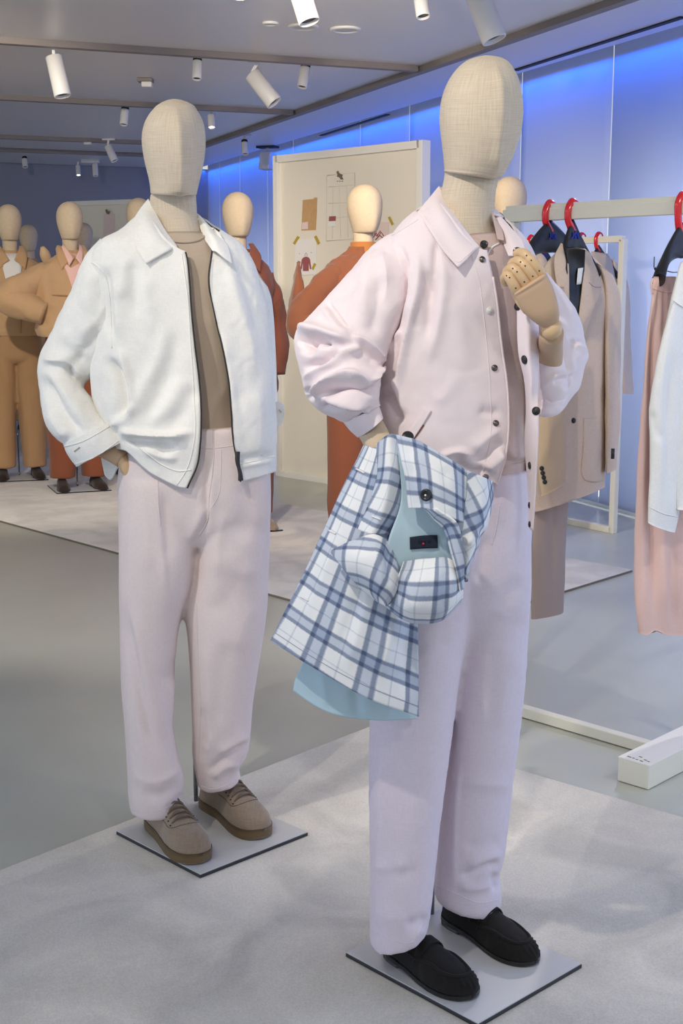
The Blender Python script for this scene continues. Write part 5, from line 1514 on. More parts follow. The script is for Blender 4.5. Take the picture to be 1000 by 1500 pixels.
    def arm(self, sg, elbow, wrist, mat, parent, r=(.080, .072, .056), cuff=True, hand=True, seed=4):
        sh = (sg * .150, .005, 1.405)
        pts = [sh, tuple(np.array(sh) * .55 + np.array(elbow) * .45 + np.array((sg * .012, 0, .012))), elbow, tuple(np.array(elbow) * .4 + np.array(wrist) * .6), wrist]
        s = self.tube('sleeve', pts, [r[0] * .82, r[0] * .92, r[1], r[1] * .9, r[2]], mat, 48, parent, .012, seed, 28)
        if hand:
            w_ = np.array(wrist); d = w_ - np.array(elbow); d /= np.linalg.norm(d)
            self.tube('hand', [w_ - d * .02, w_ + d * .04, w_ + d * .10, w_ + d * .15], [.024, .03, .034, .014], M['wood'], 16)
        return s

    def legs(self, mat, wide=1.0, shoes=None, spread=.105, taper=.9):
        ms = [rings_mesh([(1.06, .170, .115, 0), (1.0, .178, .125, 0), (.90, .186, .13, 0), (.82, .180, .12, 0), (.79, .15, .09, 0)], 36, 20, 2.3)]
        for sg in (-1, 1):
            ms.append(rings_mesh([(.92, .090, .11, 0, sg * .088), (.80, .098 * wide, .115, 0, sg * .094), (.6, .098 * wide, .105, 0, sg * .10), (.35, .095 * wide * taper ** .5, .10, 0, sg * spread), (.07, .092 * wide * taper, .095, 0, sg * spread)], 28, 40, 2.2))
        v, f = remesh([(self.W(a), b) for a, b in ms], .010, 4)
        n = vnormals(v, f); v = crumple(v, n, .006, .10, (1, 1, 2.8), 8)
        mk('trousers', v, f, mat, self.root)
        if shoes:
            for sg in (-1, 1):
                h_ = self.W([(sg * spread, .075, 0)])[0]; t_ = self.W([(sg * spread * 1.25, -.205, 0)])[0]
                h_[2] = t_[2] = self.o[2]
                xs = np.linspace(0, 1, 20); n_ = 16
                d = t_ - h_; s_ = np.cross(d / np.linalg.norm(d), (0, 0, 1))
                wd = np.interp(xs, [0, .08, .3, .65, .9, 1], [.015, .032, .034, .045, .034, .006]); hh = np.interp(xs, [0, .08, .35, .6, .85, 1], [.05, .075, .08, .055, .04, .012])
                th = np.linspace(0, math.pi, n_)
                vv = np.concatenate([np.array([h_ + d * x + s_ * (math.cos(a) * w_) + V3((0, 0, math.sin(a) ** .7 * h)) for a in th]) for x, w_, h in zip(xs, wd, hh)])
                ff = gridf(20, n_); ff += [(k * n_, (k + 1) * n_, (k + 2) * n_ - 1, (k + 1) * n_ - 1) for k in range(19)] + [tuple(range(n_)), tuple(19 * n_ + k for k in range(n_))]
                mk('shoe', vv, ff, shoes, self.root)


# far left: tan jacket over white shirt
F = Figure(12, 299.5, 9.3, 18, 'mannequin in tan jacket over white shirt at the left edge, one hand at its shoulder')
F.head(); t = F.torso('jacket', M['tan'], .98, 1.05, 3, M['white_sh'], .42, M['tan'], .075)
F.line('front_edge', [(.078, 1.50), (.05, 1.30), (.035, 1.0)], .006, M['tan_d'], t)
mk('button', *lathe([(.011, 0), (.011, .004)], F.W([F.front(.065, 1.30, .006)])[0], (0, -1, 0), 12), M['snap_dark'], t)
F.arm(-1, (-.32, .02, 1.16), (-.20, -.06, .98), M['tan'], t, hand=False)
F.arm(1, (.32, -.06, 1.20), (.24, -.16, 1.44), M['brown_sh'] if False else M['tan_d'], t, hand=True)
F.legs(M['tan_d'], 1.0, M['brown_sh'])
# second: camel blouson, rust trousers
F = Figure(101, 295.5, 8.8, 22, 'mannequin in camel blouson over pink shirt with rust trousers, hand on hip')
F.head(); t = F.torso('jacket', M['tan'], 1.0, 1.12, 5, M['pink_sh'], .30, M['tan'], .085)
F.line('yoke_seam', [(-.20, 1.27), (-.10, 1.265), (-.03, 1.26)], .004, M['tan_d'], t)
F.line('front_edge', [(-.05, 1.45), (-.02, 1.25), (-.015, 1.0)], .005, M['tan_d'], t)
F.arm(-1, (-.40, -.02, 1.24), (-.20, -.10, 1.15), M['tan'], t, (.095, .095, .07), hand=False, seed=9)
F.arm(1, (.34, .02, 1.18), (.22, -.05, 1.0), M['tan'], t, (.09, .085, .06), hand=False, seed=10)
for sg in (-1, 1):
    a_ = cr(np.array([(.050, -.02, 1.588), (.036, -.085, 1.55), (.006, -.128, 1.500)]), 12); b_ = cr(np.array([(.066, -.03, 1.575), (.058, -.095, 1.525), (.040, -.150, 1.452)]), 12)
    F.put('shirt_collar', np.array([[(sg * q[0], q[1], q[2]) for q in cr(np.array([x, y]), 6)] for x, y in zip(a_, b_)]).reshape(-1, 3), gridf(12, 6), M['pink_sh'], t, solid=.004)
F.legs(M['rust_t'], 1.02, M['brown_sh'])
# heads showing between and behind
F = Figure(41, 328.5, 12.6, 10, 'small far mannequin whose head shows between the tan jacket and camel blouson mannequins', plate=False)
F.head(); t = F.torso('jacket', M['tan_d'], 1.0, 1.0, 6); F.legs(M['tan_d'], 1.0, M['brown_sh'])
F = Figure(122, 326, 13.0, 10, 'pale far mannequin half hidden right behind the camel blouson mannequin', plate=False)
F.head(); t = F.torso('jacket', M['greyblue'], 1.0, 1.0, 7); F.legs(M['greyblue'], 1.0, M['brown_sh'])
F = Figure(203, 289.5, 9.6, -10, 'mannequin whose head shows just left of the white jacket collar', plate=False)
F.head(); t = F.torso('jacket', M['rust_d'], 1.0, 1.0, 8); F.legs(M['rust_d'], .9, M['brown_sh'])
# rust coat behind the white jacket
F = Figure(347.5, 281.5, 7.35, 22, 'mannequin in long dark rust coat standing behind the white jacket mannequin')
F.head(); t = F.torso('coat', M['rust_d'], .60, .90, 9, M['white_sh'], .16, M['rust_d'], .06)
F.line('lapel_edge', [(.05, 1.44), (.09, 1.36), (.03, 1.12)], .006, M['rust_d'], t)
F.arm(-1, (-.26, .03, 1.14), (-.22, -.03, .90), M['rust_d'], t, (.075, .07, .055), hand=False); F.arm(1, (.225, .03, 1.14), (.215, -.02, .86), M['rust_d'], t, (.07, .062, .05), hand=False)
F.legs(M['rust_t'], .95, M['suede'])
# rust bomber in front of the board
F = Figure(534, 270.5, 6.75, 30, 'mannequin in rust suede bomber and rust trousers in front of the white board')
F.head(); t = F.torso('bomber_jacket', M['rust'], 1.02, 1.08, 12)
v, f = rings_mesh([(1.465, .100, .094, .005), (1.50, .078, .082, .008), (1.54, .066, .074, .010), (1.575, .062, .070, .014)], 30, 16, 2.0)
F.put('rib_collar', v, f[:-2], M['rust_rib'], t, solid=.005)
F.line('front_zip', [(.02, 1.46), (.015, 1.25), (.01, 1.03)], .004, M['brown_sh'], t)
F.arm(-1, (-.36, -.02, 1.17), (-.24, -.16, 1.06), M['rust'], t, (.092, .088, .066), hand=False, seed=13)
F.arm(1, (.31, .04, 1.16), (.25, -.06, .95), M['rust'], t, (.088, .08, .06), hand=False, seed=14)
F.legs(M['rust_t'], 1.05, M['brown_sh'])
# garment slung at its back
gp = P(431, 420, 6.95)
sl_ = patch([[(436, 382, 6.88), (437.5, 383, 6.84), (439, 386, 6.86)], [(428, 416, 6.86), (437, 420, 6.74), (446, 426, 6.74)], [(422, 444, 6.86), (435, 450, 6.72), (449, 454, 6.72)], [(420, 466, 6.88), (434, 472, 6.74), (447, 472, 6.74)]], 20, 16, crump=(.004, .05, (1, 1, 1), 3))
mk('slung_sleeve', sl_[0], sl_[1], M['rust'], t, solid=.012)
# head behind the pink jacket
F = Figure(747, 258, 6.9, -25, 'mannequin whose head shows just right of the pink jacket mannequin neck', plate=False)
F.head(); t = F.torso('jacket', M['sand'], 1.0, .95, 15); F.legs(M['taupe'], .9, M['brown_sh'])

# ================================================================ boards
class Plane:
    """upright panel through two ground points"""
    def __init__(self, a, b):
        self.a, self.b = V3(a), V3(b)
        d = self.b - self.a; d[2] = 0; self.L = np.linalg.norm(d); self.d = d / self.L
        self.n = np.array([self.d[1], -self.d[0], 0.0])
        if self.n @ (CAM - self.a) < 0: self.n = -self.n

    def hit(self, u, v, off=0.0):
        r = ray(u, v); o = self.a + self.n * off
        return CAM + r * (((o - CAM) @ self.n) / (r @ self.n))


def board(root_label, a, b, H, group='cream pin boards in white frames'):
    pl = Plane(a, b)
    c_ = (pl.a + pl.b) / 2
    root = empty('pin_board', (c_[0], c_[1], 0), root_label, 'board', group)
    T = .08
    v, f = boxm(c_ - pl.n * .045 + V3((0, 0, H / 2)), (pl.L - .02, .05, H - .02), (pl.d, pl.n, V3((0, 0, 1))))
    mk('panel', v, f, M['board'], root, smooth=False)
    for nm, p, q in (('frame_side', pl.a, pl.a + V3((0, 0, H))), ('frame_side', pl.b, pl.b + V3((0, 0, H))), ('frame_rail', pl.a + V3((0, 0, H)), pl.b + V3((0, 0, H))), ('frame_rail', pl.a + V3((0, 0, .04)), pl.b + V3((0, 0, .04)))):
        off = -pl.n * .03
        if nm == 'frame_side': v, f = barm(p + off, q + off, .05, T, up=pl.n)
        else: v, f = barm(p + off - V3((0, 0, .025)), q + off - V3((0, 0, .025)), T, .05)
        mk(nm, v, f, M['board_fr'], root, smooth=False, bevel=.003)
    return root, pl


def sheet(root, pl, name, px, mat, off=.002 - .0195, th=.0015, label=None):
    """flat paper on a board: outline in the photograph"""
    pts = np.array([pl.hit(u, v, off) for u, v in px])
    n = len(pts)
    v = np.concatenate([pts, pts + pl.n * th]); f = [tuple(range(n))[::-1], tuple(range(n, 2 * n))] + [(k, (k + 1) % n, n + (k + 1) % n, n + k) for k in range(n)]
    return mk(name, v, f, mat, root, smooth=False, label=label)


def aspaper(o, label, cat='paper', group='papers pinned on the white board'):
    return tag(o, label, cat, group)


gl, gr_ = ZP(408, 697), None
d_ = V3((.69, -.73, 0)); d_ /= np.linalg.norm(d_)
bA = np.array([-.465, 9.48, 0]); bB = bA + d_ * 1.40
brd, PB = board('large cream pin board in white frame behind the rust bomber mannequin', bA, bB, 2.29)
O0 = -.0185
def bsheet(name, px, mat, lift=0, label=None, cat='paper', group='papers pinned on the white board', parent=None):
    pts = np.array([PB.hit(u, v, O0 + lift) for u, v in px]); n = len(pts)
    v = np.concatenate([pts, pts + PB.n * .0016]); f = [tuple(range(n))[::-1], tuple(range(n, 2 * n))] + [(k, (k + 1) % n, n + (k + 1) % n, n + k) for k in range(n)]
    o = mk(name, v, f, mat, parent, smooth=False)
    if label: tag(o, label, cat, group)
    return o
def bline(name, pts, mat, parent, r=.0022, lift=.002):
    p = np.array([PB.hit(u, v, O0 + lift) for u, v in pts]); v, f = tube(p, r, 5); return mk(name, v, f, mat, parent)


k_ = bsheet('kraft_sheet', [(443.5, 293), (459, 291.5), (461, 289), (464.5, 289.5), (462.5, 337), (441.5, 337.5)], M['kraft'], .001, 'brown kraft paper sheet pinned left of the dotted pattern sheet')
bsheet('paper_label', [(442.5, 326), (451, 325), (451, 335.5), (442, 336)], M['paper_p'], .003, parent=k_)
pat = bsheet('pattern_sheet', [(479, 256.5), (519, 253), (520, 350), (478, 353)], M['board'], .001, 'large faint sewing pattern sheet hanging from a dark metal clip')
for pts in ([(479, 257), (519, 253.5)], [(519.5, 253), (520, 350)], [(478, 353), (520, 350)], [(479, 257), (478, 353)], [(481, 274), (520, 271)], [(481, 298), (519, 296)], [(488, 275), (487, 350)], [(497, 275), (499, 348)], [(508, 273), (510, 348)], [(480, 320), (519, 317)]):
    bline('pattern_line', pts, M['inkl'], pat)
for x in (493.5, 497, 500.5): bline('pattern_lettering', [(x, 265.5), (x + 1.8, 265.3)], M['ink'], pat, .0035)
c_ = bsheet('clip', [(492.5, 252), (495, 250), (497, 254), (502, 256), (501, 259), (503, 263), (499, 263), (497, 260), (493, 258.5), (494.5, 256)], M['clip'], .004, 'small dark metal clip holding the sewing pattern sheet', 'clip', 'clips on the boards')
sw = bsheet('fabric_swatch', [(481.5, 316.5), (492, 316), (491.5, 331), (480.5, 332)], M['paper'], .006, 'tiny mauve and white fabric swatch card stuck on the pattern sheet', 'swatch')
bsheet('swatch_cloth', [(482, 317), (491.8, 316.5), (491.6, 323.5), (481.5, 324)], M['mauve'], .008, parent=sw)
sk = bsheet('sketch_page', [(433, 351), (464, 349), (463, 402), (431, 404)], M['paper'], .001, 'white fashion sketch page with a mauve jacket, taped at its corners')
bsheet('jacket_drawing', [(442, 380), (444, 377.5), (447, 376), (449, 376), (452, 377), (454, 380), (456, 394), (454, 394.5), (452.2, 384), (452, 397), (443.8, 397), (443.6, 384), (442, 394.5), (440, 394)], M['mauve'], .003, parent=sk)
for pts in ([(446.5, 375), (447, 372), (448.2, 370.5), (449.4, 372), (449.8, 375)], [(438, 372), (439, 371)], [(455, 370), (456.5, 370)]):
    bline('sketch_line', pts, M['ink'], sk, .0018, .003)
for px, lb in (([(435.5, 345.5), (438.5, 347.5), (432, 358.5), (429, 356.5)], 'mustard tape strip at the left top corner of the sketch page'), ([(460, 347), (463, 345), (468.5, 356), (465.5, 358.5)], 'mustard tape strip at the right top corner of the sketch page'),
               ([(460, 385), (463, 387), (458.5, 396), (456.5, 393)], 'mustard tape strip low at the right edge of the sketch page'), ([(568, 318.5), (571, 317), (576.5, 328), (573.5, 330)], 'mustard tape strip on the board right of the bomber mannequin head')):
    bsheet('tape_strip', px, M['tape'], .0035, lb, 'tape', 'tape strips on the white board')
ph = bsheet('print_sheet', [(548, 326), (570, 325), (569, 350), (546, 352)], M['paper_p'], .001, 'pale pink printed sheet just right of the bomber mannequin head')
for pts in ([(547, 348), (551, 341), (554, 347), (558, 340), (562, 346)], [(548, 342), (552, 346), (557, 338)], [(550, 351), (556, 345), (561, 349)]): bline('floral_print', pts, M['mauve'], ph, .004, .003)

a0, b0 = P(112, 600, 14.3) * [1, 1, 0], P(211, 600, 13.9) * [1, 1, 0]
b2_, PB2 = board('farther grey looking pin board standing by the back wall at left', a0, b0, P(112, 295, 14.3)[2])
p2 = sheet(b2_, PB2, 'pattern_sheet', [(152, 314), (168, 313), (168, 350), (151, 350)], M['paper_p'])
sheet(p2, PB2, 'pattern_clip', [(154, 308), (156, 306), (158, 309), (161, 310), (160, 314), (156, 313)], M['clip'], .008)

# ================================================================ clothes racks
up = V3((0, 0, 1))
lu = V3((.66, -.75, 0)); lu /= np.linalg.norm(lu); ln = np.array([-lu[1], lu[0], 0.0])      # along the rail (towards right front), across
TL = ZP(740, 317, 1.62); TR = TL + lu * .93
r1 = empty('clothes_rack', (TR[0], TR[1], 0), 'cream steel clothes rack with low block foot at right front', 'clothes rack', 'cream clothes racks')
v, f = barm(TL, TR, .030, .040); mk('rail', v, f, M['rack'], r1, smooth=False, bevel=.003)
v, f = barm(TL + up * .026 + lu * .008, TR + up * .026, .018, .014); mk('rail_lip', v, f, M['rack'], r1, smooth=False, bevel=.002)
for p in (TL + lu * .03, TR - lu * .02):
    v, f = barm(p * [1, 1, 0] + up * .03, p - up * .02, .03, .04, up=lu); mk('post', v, f, M['rack'], r1, smooth=False, bevel=.003)
b0_, b1_, b2__ = ZP(949, 1158), ZP(907, 1143), ZP(1000, 1131)
fd = b2__ - b0_; fd /= np.linalg.norm(fd); fs = b1_ - b0_; fs /= np.linalg.norm(fs); fw = np.linalg.norm(b1_ - b0_)
fs = fs - fd * (fs @ fd); fs /= np.linalg.norm(fs)
c_ = b0_ + fs * fw / 2 + fd * .45
v, f = boxm(c_ + up * .036, (.90, fw, .068), (fd, fs, up)); ft = mk('foot_block', v, f, M['rack'], r1, smooth=False, bevel=.002)
v, f = boxm(c_ + up * .072, (.90, fw + .002, .004), (fd, fs, up)); mk('foot_cover', v, f, M['board_fr'], ft, smooth=False, bevel=.001)
for k, (u0, v0, u1, v1) in enumerate(((919, 1107.5, 924, 1109.5), (926, 1110, 929, 1111), (931, 1112, 934, 1113), (936, 1108, 940, 1109.5), (937, 1114, 941, 1115.6), (943, 1112.5, 947, 1114), (948, 1115, 951, 1116))):
    p, q = ZP(u0, v0, .0745), ZP(u1, v1, .0745); v, f = barm(p, q, .004, .0008); mk('foot_lettering', v, f, M['ink'], ft, smooth=False)
pa, pb = ZP(700, 1022, .02), ZP(937, 1090, .02) + lu * .05
v, f = barm(pa, pb, .034, .034); mk('floor_bar', v, f, M['rack'], r1, smooth=False, bevel=.003)

# second rack behind
qa = ZP(897, 781); qd = ZP(825, 766) - qa; qd /= np.linalg.norm(qd); qb = qa + qd * 1.35
H2 = P(912, 350, qa[1])[2]
r2 = empty('clothes_rack', (qa[0], qa[1], 0), 'second cream clothes rack standing behind the first, one post in view', 'clothes rack', 'cream clothes racks')
for p in (qa, qb):
    v, f = barm(p, p + up * H2, .036, .036, up=qd); mk('post', v, f, M['rack'], r2, smooth=False, bevel=.003)
v, f = barm(qa + up * H2, qb + up * H2, .036, .036); mk('rail', v, f, M['rack'], r2, smooth=False, bevel=.003)
v, f = barm(qa + up * .018, qb + up * .018, .036, .036); mk('floor_bar', v, f, M['rack'], r2, smooth=False, bevel=.003)


def on_rail(a, b, u):
    """point of the rail a-b seen at column u"""
    r = ray(u, 300); n = np.cross(r, ray(u, 900))
    d = b - a; t = -((a - CAM) @ n) / (d @ n)
    return a + d * t


def hanger(p, axis, rail_h, label, span=.42, sc=1.0, drop=.10, fwd=None, group='black hangers with red hooks', print_=True, left=1, right=1):
    """p: rail point; axis: direction of the shoulders"""
    fwd = fwd if fwd is not None else lu
    root = empty('hanger', tuple(p), label, 'hanger', group)
    t = rail_h / 2 + .004; gp_ = rail_h * .2 + .013
    base = p - up * (drop + rail_h / 2)
    # broad red hook over the rail
    pts = [p + axis * (gp_ + .004) - up * .002, p + axis * (gp_ + .002) + up * t, p + up * (t + .010), p - axis * gp_ + up * t * .5, p - axis * gp_ - up * .025, base - axis * .012 + up * .030, base + up * .012]
    v, f = tube(np.array(pts) * 1.0, [.003, .0045, .005, .005, .005, .006, .008], 14, n=50, rb=[.005, .009, .011, .011, .011, .012, .014]); mk('hook', v, f, M['redhook'], root)
    L = span / 2
    rows = []
    for s in np.linspace(-left, right, 33):
        x = s * L; z = -.105 * abs(s) ** 1.5 * sc - .012 * abs(s)
        hh = .042 * (1 - abs(s)) ** 1.6 + .012 + .006 * abs(s); dd = .010 + .014 * abs(s) ** 2
        th = np.linspace(0, 2 * math.pi, 14, endpoint=False)
        rows.append(np.array([base + axis * x + up * (z + hh * math.sin(a)) + fwd * (dd * math.cos(a) + .03 * s * s) for a in th]))
    v = np.concatenate(rows); f = gridf(33, 14, True) + [tuple(range(14)), tuple(32 * 14 + k for k in range(14))]
    o = mk('hanger_body', v, f, M['hanger'], root)
    if print_:
        n_ = fwd
        for k, dx in enumerate((-.016, 0, .016)):
            q = base + axis * dx + fwd * .0135
            ring = [q + axis * (.005 * math.cos(a)) + up * (.009 * math.sin(a)) for a in np.linspace(0, 2 * math.pi * .999, 12)] if k == 1 else ([q - axis * .004 + up * .009, q - axis * .004 - up * .009, q + axis * .005 - up * .009] if k == 2 else [q + axis * .004 + up * .009, q + axis * .004 - up * .006, q - axis * .004 - up * .009])
            v, f = tube(np.array(ring), .0022, 5); mk('hanger_print', v, f, M['hblue'], o)
    return root, base


hax = ln if ln @ V3((1, 0, 0)) > 0 else -ln
h1 = on_rail(TL, TR, 806); hanger(h1, hax, .05, 'black hanger with red hook, first from the left on the front rack', .40, drop=.045)
h2 = on_rail(TL, TR, 839); hanger(h2, hax, .05, 'black hanger with red hook carrying the oatmeal blazer', .17, drop=.045)
h3 = on_rail(TL, TR, 1000)
hg3, hb3 = hanger(h3, hax, .05, 'black clip hanger with red hook carrying the rose trousers', .30, drop=.07, print_=False)
# clip under its left arm
e_ = P(959, 378, h3[1] - .10)
yk = h3[1] - .10
v, f = tube([P(958, 376, yk), P(957.5, 392, yk)], .0015, 6); mk('clip_wire', v, f, M['snap_dark'], hg3)
v, f = tube([P(958, 393, yk), P(985, 399, yk + .02), P(1015, 398, yk + .06)], .0015, 6); mk('clip_wire', v, f, M['snap_dark'], hg3)
for sx in (-1, 1):
    v, f = tube([P(964 + sx * .8, 405, yk), P(964 + sx * 1.5, 400, yk), P(964 + sx * 5.5, 392, yk)], [.006, .0045, .0035], 8, n=10); mk('clip_jaw', v, f, M['hanger'], hg3)


def closed(name, st, mat, parent=None, mode='h', nu=80, nt=70, lst=None, crump=(.003, .07, (1, 1, 2), 5), hem=None):
    L = Loft(st, mode=mode).mesh(nu, nt, hem=hem)
    v = folds(L.v, L.n, lst) if lst else L.v
    if crump: v = crumple(v, L.n, *crump)
    return mk(name, v, capfaces(L), mat, parent, uv=L.uv), Surf((v, L.f))


YB = h2[1]
bl = empty('blazer', tuple(P(838, 400, YB)), 'oatmeal linen blazer with black lining hanging on the front rack', 'blazer')
bo, S_bl = closed('blazer_body', [(817, 366, 864, 372, YB - .02, YB + .06, .035, .03, 2.2), (800, 384, 882, 390, YB - .06, YB + .10, .05, .04, 2.4), (790, 420, 893, 424, YB - .09, YB + .11, .065, .045, 2.6), (784, 500, 890, 500, YB - .09, YB + .10, .07, .045, 2.6), (782, 600, 888, 596, YB - .09, YB + .10, .075, .05, 2.6), (780, 690, 887, 680, YB - .09, YB + .10, .075, .05, 2.6), (780, 748, 885.5, 712, YB - .09, YB + .10, .075, .05, 2.6)],
                  M['oat'], bl, lst=[([(846, 520), (842, 620), (838, 730)], -.006, 5, .5), ([(862, 430), (860, 520), (858, 600)], .004, 10), ([(828, 480), (826, 560), (830, 640)], -.006, 9), ([(870, 620), (868, 690), (870, 716)], .004, 10)])
v_ = patch(lay(S_bl, [[(829, 362, 9), (843, 362, 9), (857, 366, 9)], [(832, 400, 9), (843, 402, 9), (855, 404, 9)], [(833, 440, 9), (842, 442, 9), (850, 440, 9)], [(835, 466, 9), (841, 468, 9), (846, 464, 9)]], .016), 30, 20)
mk('blazer_lining', v_[0], v_[1], M['lin_black'], bl, solid=.003)
t_ = patch(lay(Surf((v_[0], v_[1])), [[(846.5, 393, 9), (854, 392, 9)], [(844.5, 417, 9), (851, 416, 9)]], .005), 6, 6); mk('swing_tag', t_[0], t_[1], M['tagw'], bl, solid=.0012)
lp1 = patch(lay(S_bl, [[(821, 356, YB - .03), (826, 358, YB - .03), (831, 366, YB - .04)], [(812, 378, 9), (823, 386, 9), (833, 392, 9)], [(815, 410, 9), (825, 425, 9), (833.5, 430, 9)], [(826, 450, 9), (830, 456, 9), (834, 462, 9)]], .026), 40, 24)
mk('lapel', lp1[0], lp1[1], M['oat'], bl, solid=.004)
lp2 = patch(lay(S_bl, [[(856, 364, YB + .0), (861, 368, YB + .0), (866, 374, YB + .02)], [(855, 400, 9), (866, 404, 9), (878, 408, 9)], [(852, 432, 9), (866, 428, 9), (880, 422, 9)], [(848, 462, 9), (858, 460, 9), (870, 450, 9)], [(843, 515, 9), (847, 512, 9), (851, 505, 9)]], .024), 50, 24)
mk('lapel', lp2[0], lp2[1], M['oat'], bl, solid=.004)
seam('gorge_seam', Surf((lp2[0], lp2[1])), [(862, 414), (870, 420), (880, 421)], .0016, M['taupe'], bl)
sl2, _s = closed('sleeve', [(874, 385, 897, 402, YB + .06, YB + .12, .04, .05, 2.1), (882, 410, 906, 425, YB + .07, YB + .14, .05, .06, 2.1), (885, 470, 909, 472, YB + .06, YB + .14, .055, .06, 2.1), (886, 560, 909, 560, YB + .05, YB + .13, .055, .055, 2.1), (886, 640, 907, 638, YB + .05, YB + .12, .05, .05, 2.1), (886, 692, 903, 686, YB + .05, YB + .11, .045, .045, 2.1)], M['oat'], bl,
       lst=[([(888, 500), (898, 508), (908, 505)], .003, 5), ([(888, 540), (898, 548), (907, 546)], -.003, 5), ([(888, 580), (896, 590), (906, 588)], .003, 5)])
v, f = tube([P(897.5, 657, YB - .0), P(897, 672, YB - .0)], .006, 8); mk('sleeve_button', v, f, M['snap_dark'], sl2)
sl3, S_s3 = closed('sleeve', [(786, 420, 826, 420, YB - .17, YB - .11, .05, .05, 2.1), (784, 500, 828, 500, YB - .20, YB - .13, .055, .055, 2.2), (783, 600, 829, 600, YB - .22, YB - .14, .055, .055, 2.2), (785, 680, 829, 676, YB - .22, YB - .14, .05, .05, 2.2), (791, 726, 828, 708, YB - .22, YB - .14, .045, .045, 2.2)], M['sand'], bl,  # same oatmeal cloth, warm spotlight painted in by the sand colour
       lst=[([(815, 605), (816, 650), (818, 700)], -.004, 7), ([(800, 600), (802, 650), (804, 680)], .004, 8)])
for u_, v__ in ((793, 686), (794.5, 693), (796, 699.5), (797.5, 706)):
    p, n = S_s3.hit(u_, v__)
    if p is not None: mk('sleeve_button', *lathe([(.0072, -.001), (.0072, .003), (.005, .0042)], p, n, 14), M['snap_dark'], sl3)
p, n = S_bl.hit(839.5, 616); mk('button', *lathe([(.0085, -.001), (.0085, .003), (.006, .0045)], p, n, 18), M['snap_dark'], bl)
pk = patch(lay(S_bl, [[(855, 613, 9), (871, 612, 9), (885.5, 610, 9)], [(854, 660, 9), (870, 662, 9), (885.5, 660, 9)], [(853, 697, 9), (868, 703, 9), (885, 700, 9)], [(857, 704, 9), (870, 707, 9), (884, 704, 9)]], .004), 24, 24)
mk('patch_pocket', pk[0], pk[1], M['oat'], bl, solid=.004)
tr_, _ = closed('suit_trousers', [(784, 700, 836, 700, YB - .06, YB + .04, .03, .03, 2.2), (782, 740, 832, 738, YB - .06, YB + .04, .032, .03, 2.3), (779, 800, 829, 798, YB - .06, YB + .04, .034, .03, 2.4), (778, 870, 827, 868, YB - .06, YB + .04, .034, .03, 2.4), (777, 906, 826, 896, YB - .06, YB + .04, .034, .03, 2.4)], M['taupe'], None,
                lst=[([(812, 720), (811, 800), (811, 895)], -.004, 4, .5), ([(800, 720), (797, 800), (796, 890)], .003, 6)])
tag(tr_, 'taupe flannel trousers hanging below the oatmeal blazer', 'trousers')

# rose trousers and white gauze shirt at the right edge
YR = h3[1]
rt, S_rt = closed('rose_trousers', [(956, 405, 990, 405, YR - .12, YR - .08, .015, .012, 2.2), (953, 440, 1000, 440, YR - .13, YR - .04, .03, .03, 2.3), (947, 500, 1012, 500, YR - .13, YR - .02, .04, .035, 2.3), (939, 600, 1022, 600, YR - .13, YR - .0, .05, .04, 2.3), (931, 740, 1034, 740, YR - .13, YR + .02, .055, .045, 2.3), (928, 820, 1040, 820, YR - .13, YR + .02, .06, .05, 2.3), (930, 890, 1042, 890, YR - .13, YR + .02, .062, .05, 2.3), (935, 928, 1042, 936, YR - .13, YR + .02, .06, .05, 2.3)], M['rose'], None, nu=120, nt=110,
           lst=[([(958, 420), (957, 600), (956, 780), (961, 926)], -.022, 7, .8), ([(944, 620), (940, 760), (943, 925)], .010, 8), ([(970, 640), (968, 780), (975, 930)], .012, 9), ([(986, 780), (985, 860), (988, 930)], -.012, 8), ([(966, 412), (964, 450), (958, 520)], -.005, 3), ([(974, 412), (973, 450), (970, 500)], -.005, 3), ([(981, 412), (983, 440), (984, 470)], -.004, 3)], hem=[(900, 926), (935, 927), (948, 932), (958, 925), (963, 921), (972, 931), (1040, 931)])
tag(rt, 'long rose gauze trousers clipped on the hanger at the right edge', 'trousers')
v, f = tube(S_rt.line([(956.5, 423), (970, 427), (986, 428)], 16, .001), .0022, 6); mk('waistband_seam', v, f, M['rose'], rt)
v, f = tube([P(956, 408, YR - .15), P(953.5, 417, YR - .155), P(955.5, 431, YR - .15)], .003, 6, n=12); mk('belt_loop', v, f, M['rose'], rt)
sh = empty('shirt', tuple(P(990, 500, YR - .16)), 'sheer white gauze shirt hanging over the rose trousers', 'shirt')
closed('shirt_body', [(996, 384, 1030, 380, YR - .18, YR - .10, .03, .03, 2.2), (984, 432, 1040, 430, YR - .2, YR - .1, .04, .04, 2.2), (973, 480, 1045, 480, YR - .22, YR - .1, .045, .04, 2.2), (976, 600, 1050, 600, YR - .22, YR - .1, .045, .04, 2.2), (985, 700, 1055, 700, YR - .22, YR - .1, .045, .04, 2.2), (990, 745, 1055, 742, YR - .22, YR - .1, .045, .04, 2.2)], M['gauze'], sh,
       lst=[([(990, 440), (985, 550), (992, 690)], -.008, 6), ([(998, 430), (994, 560), (998, 700)], .006, 7)])
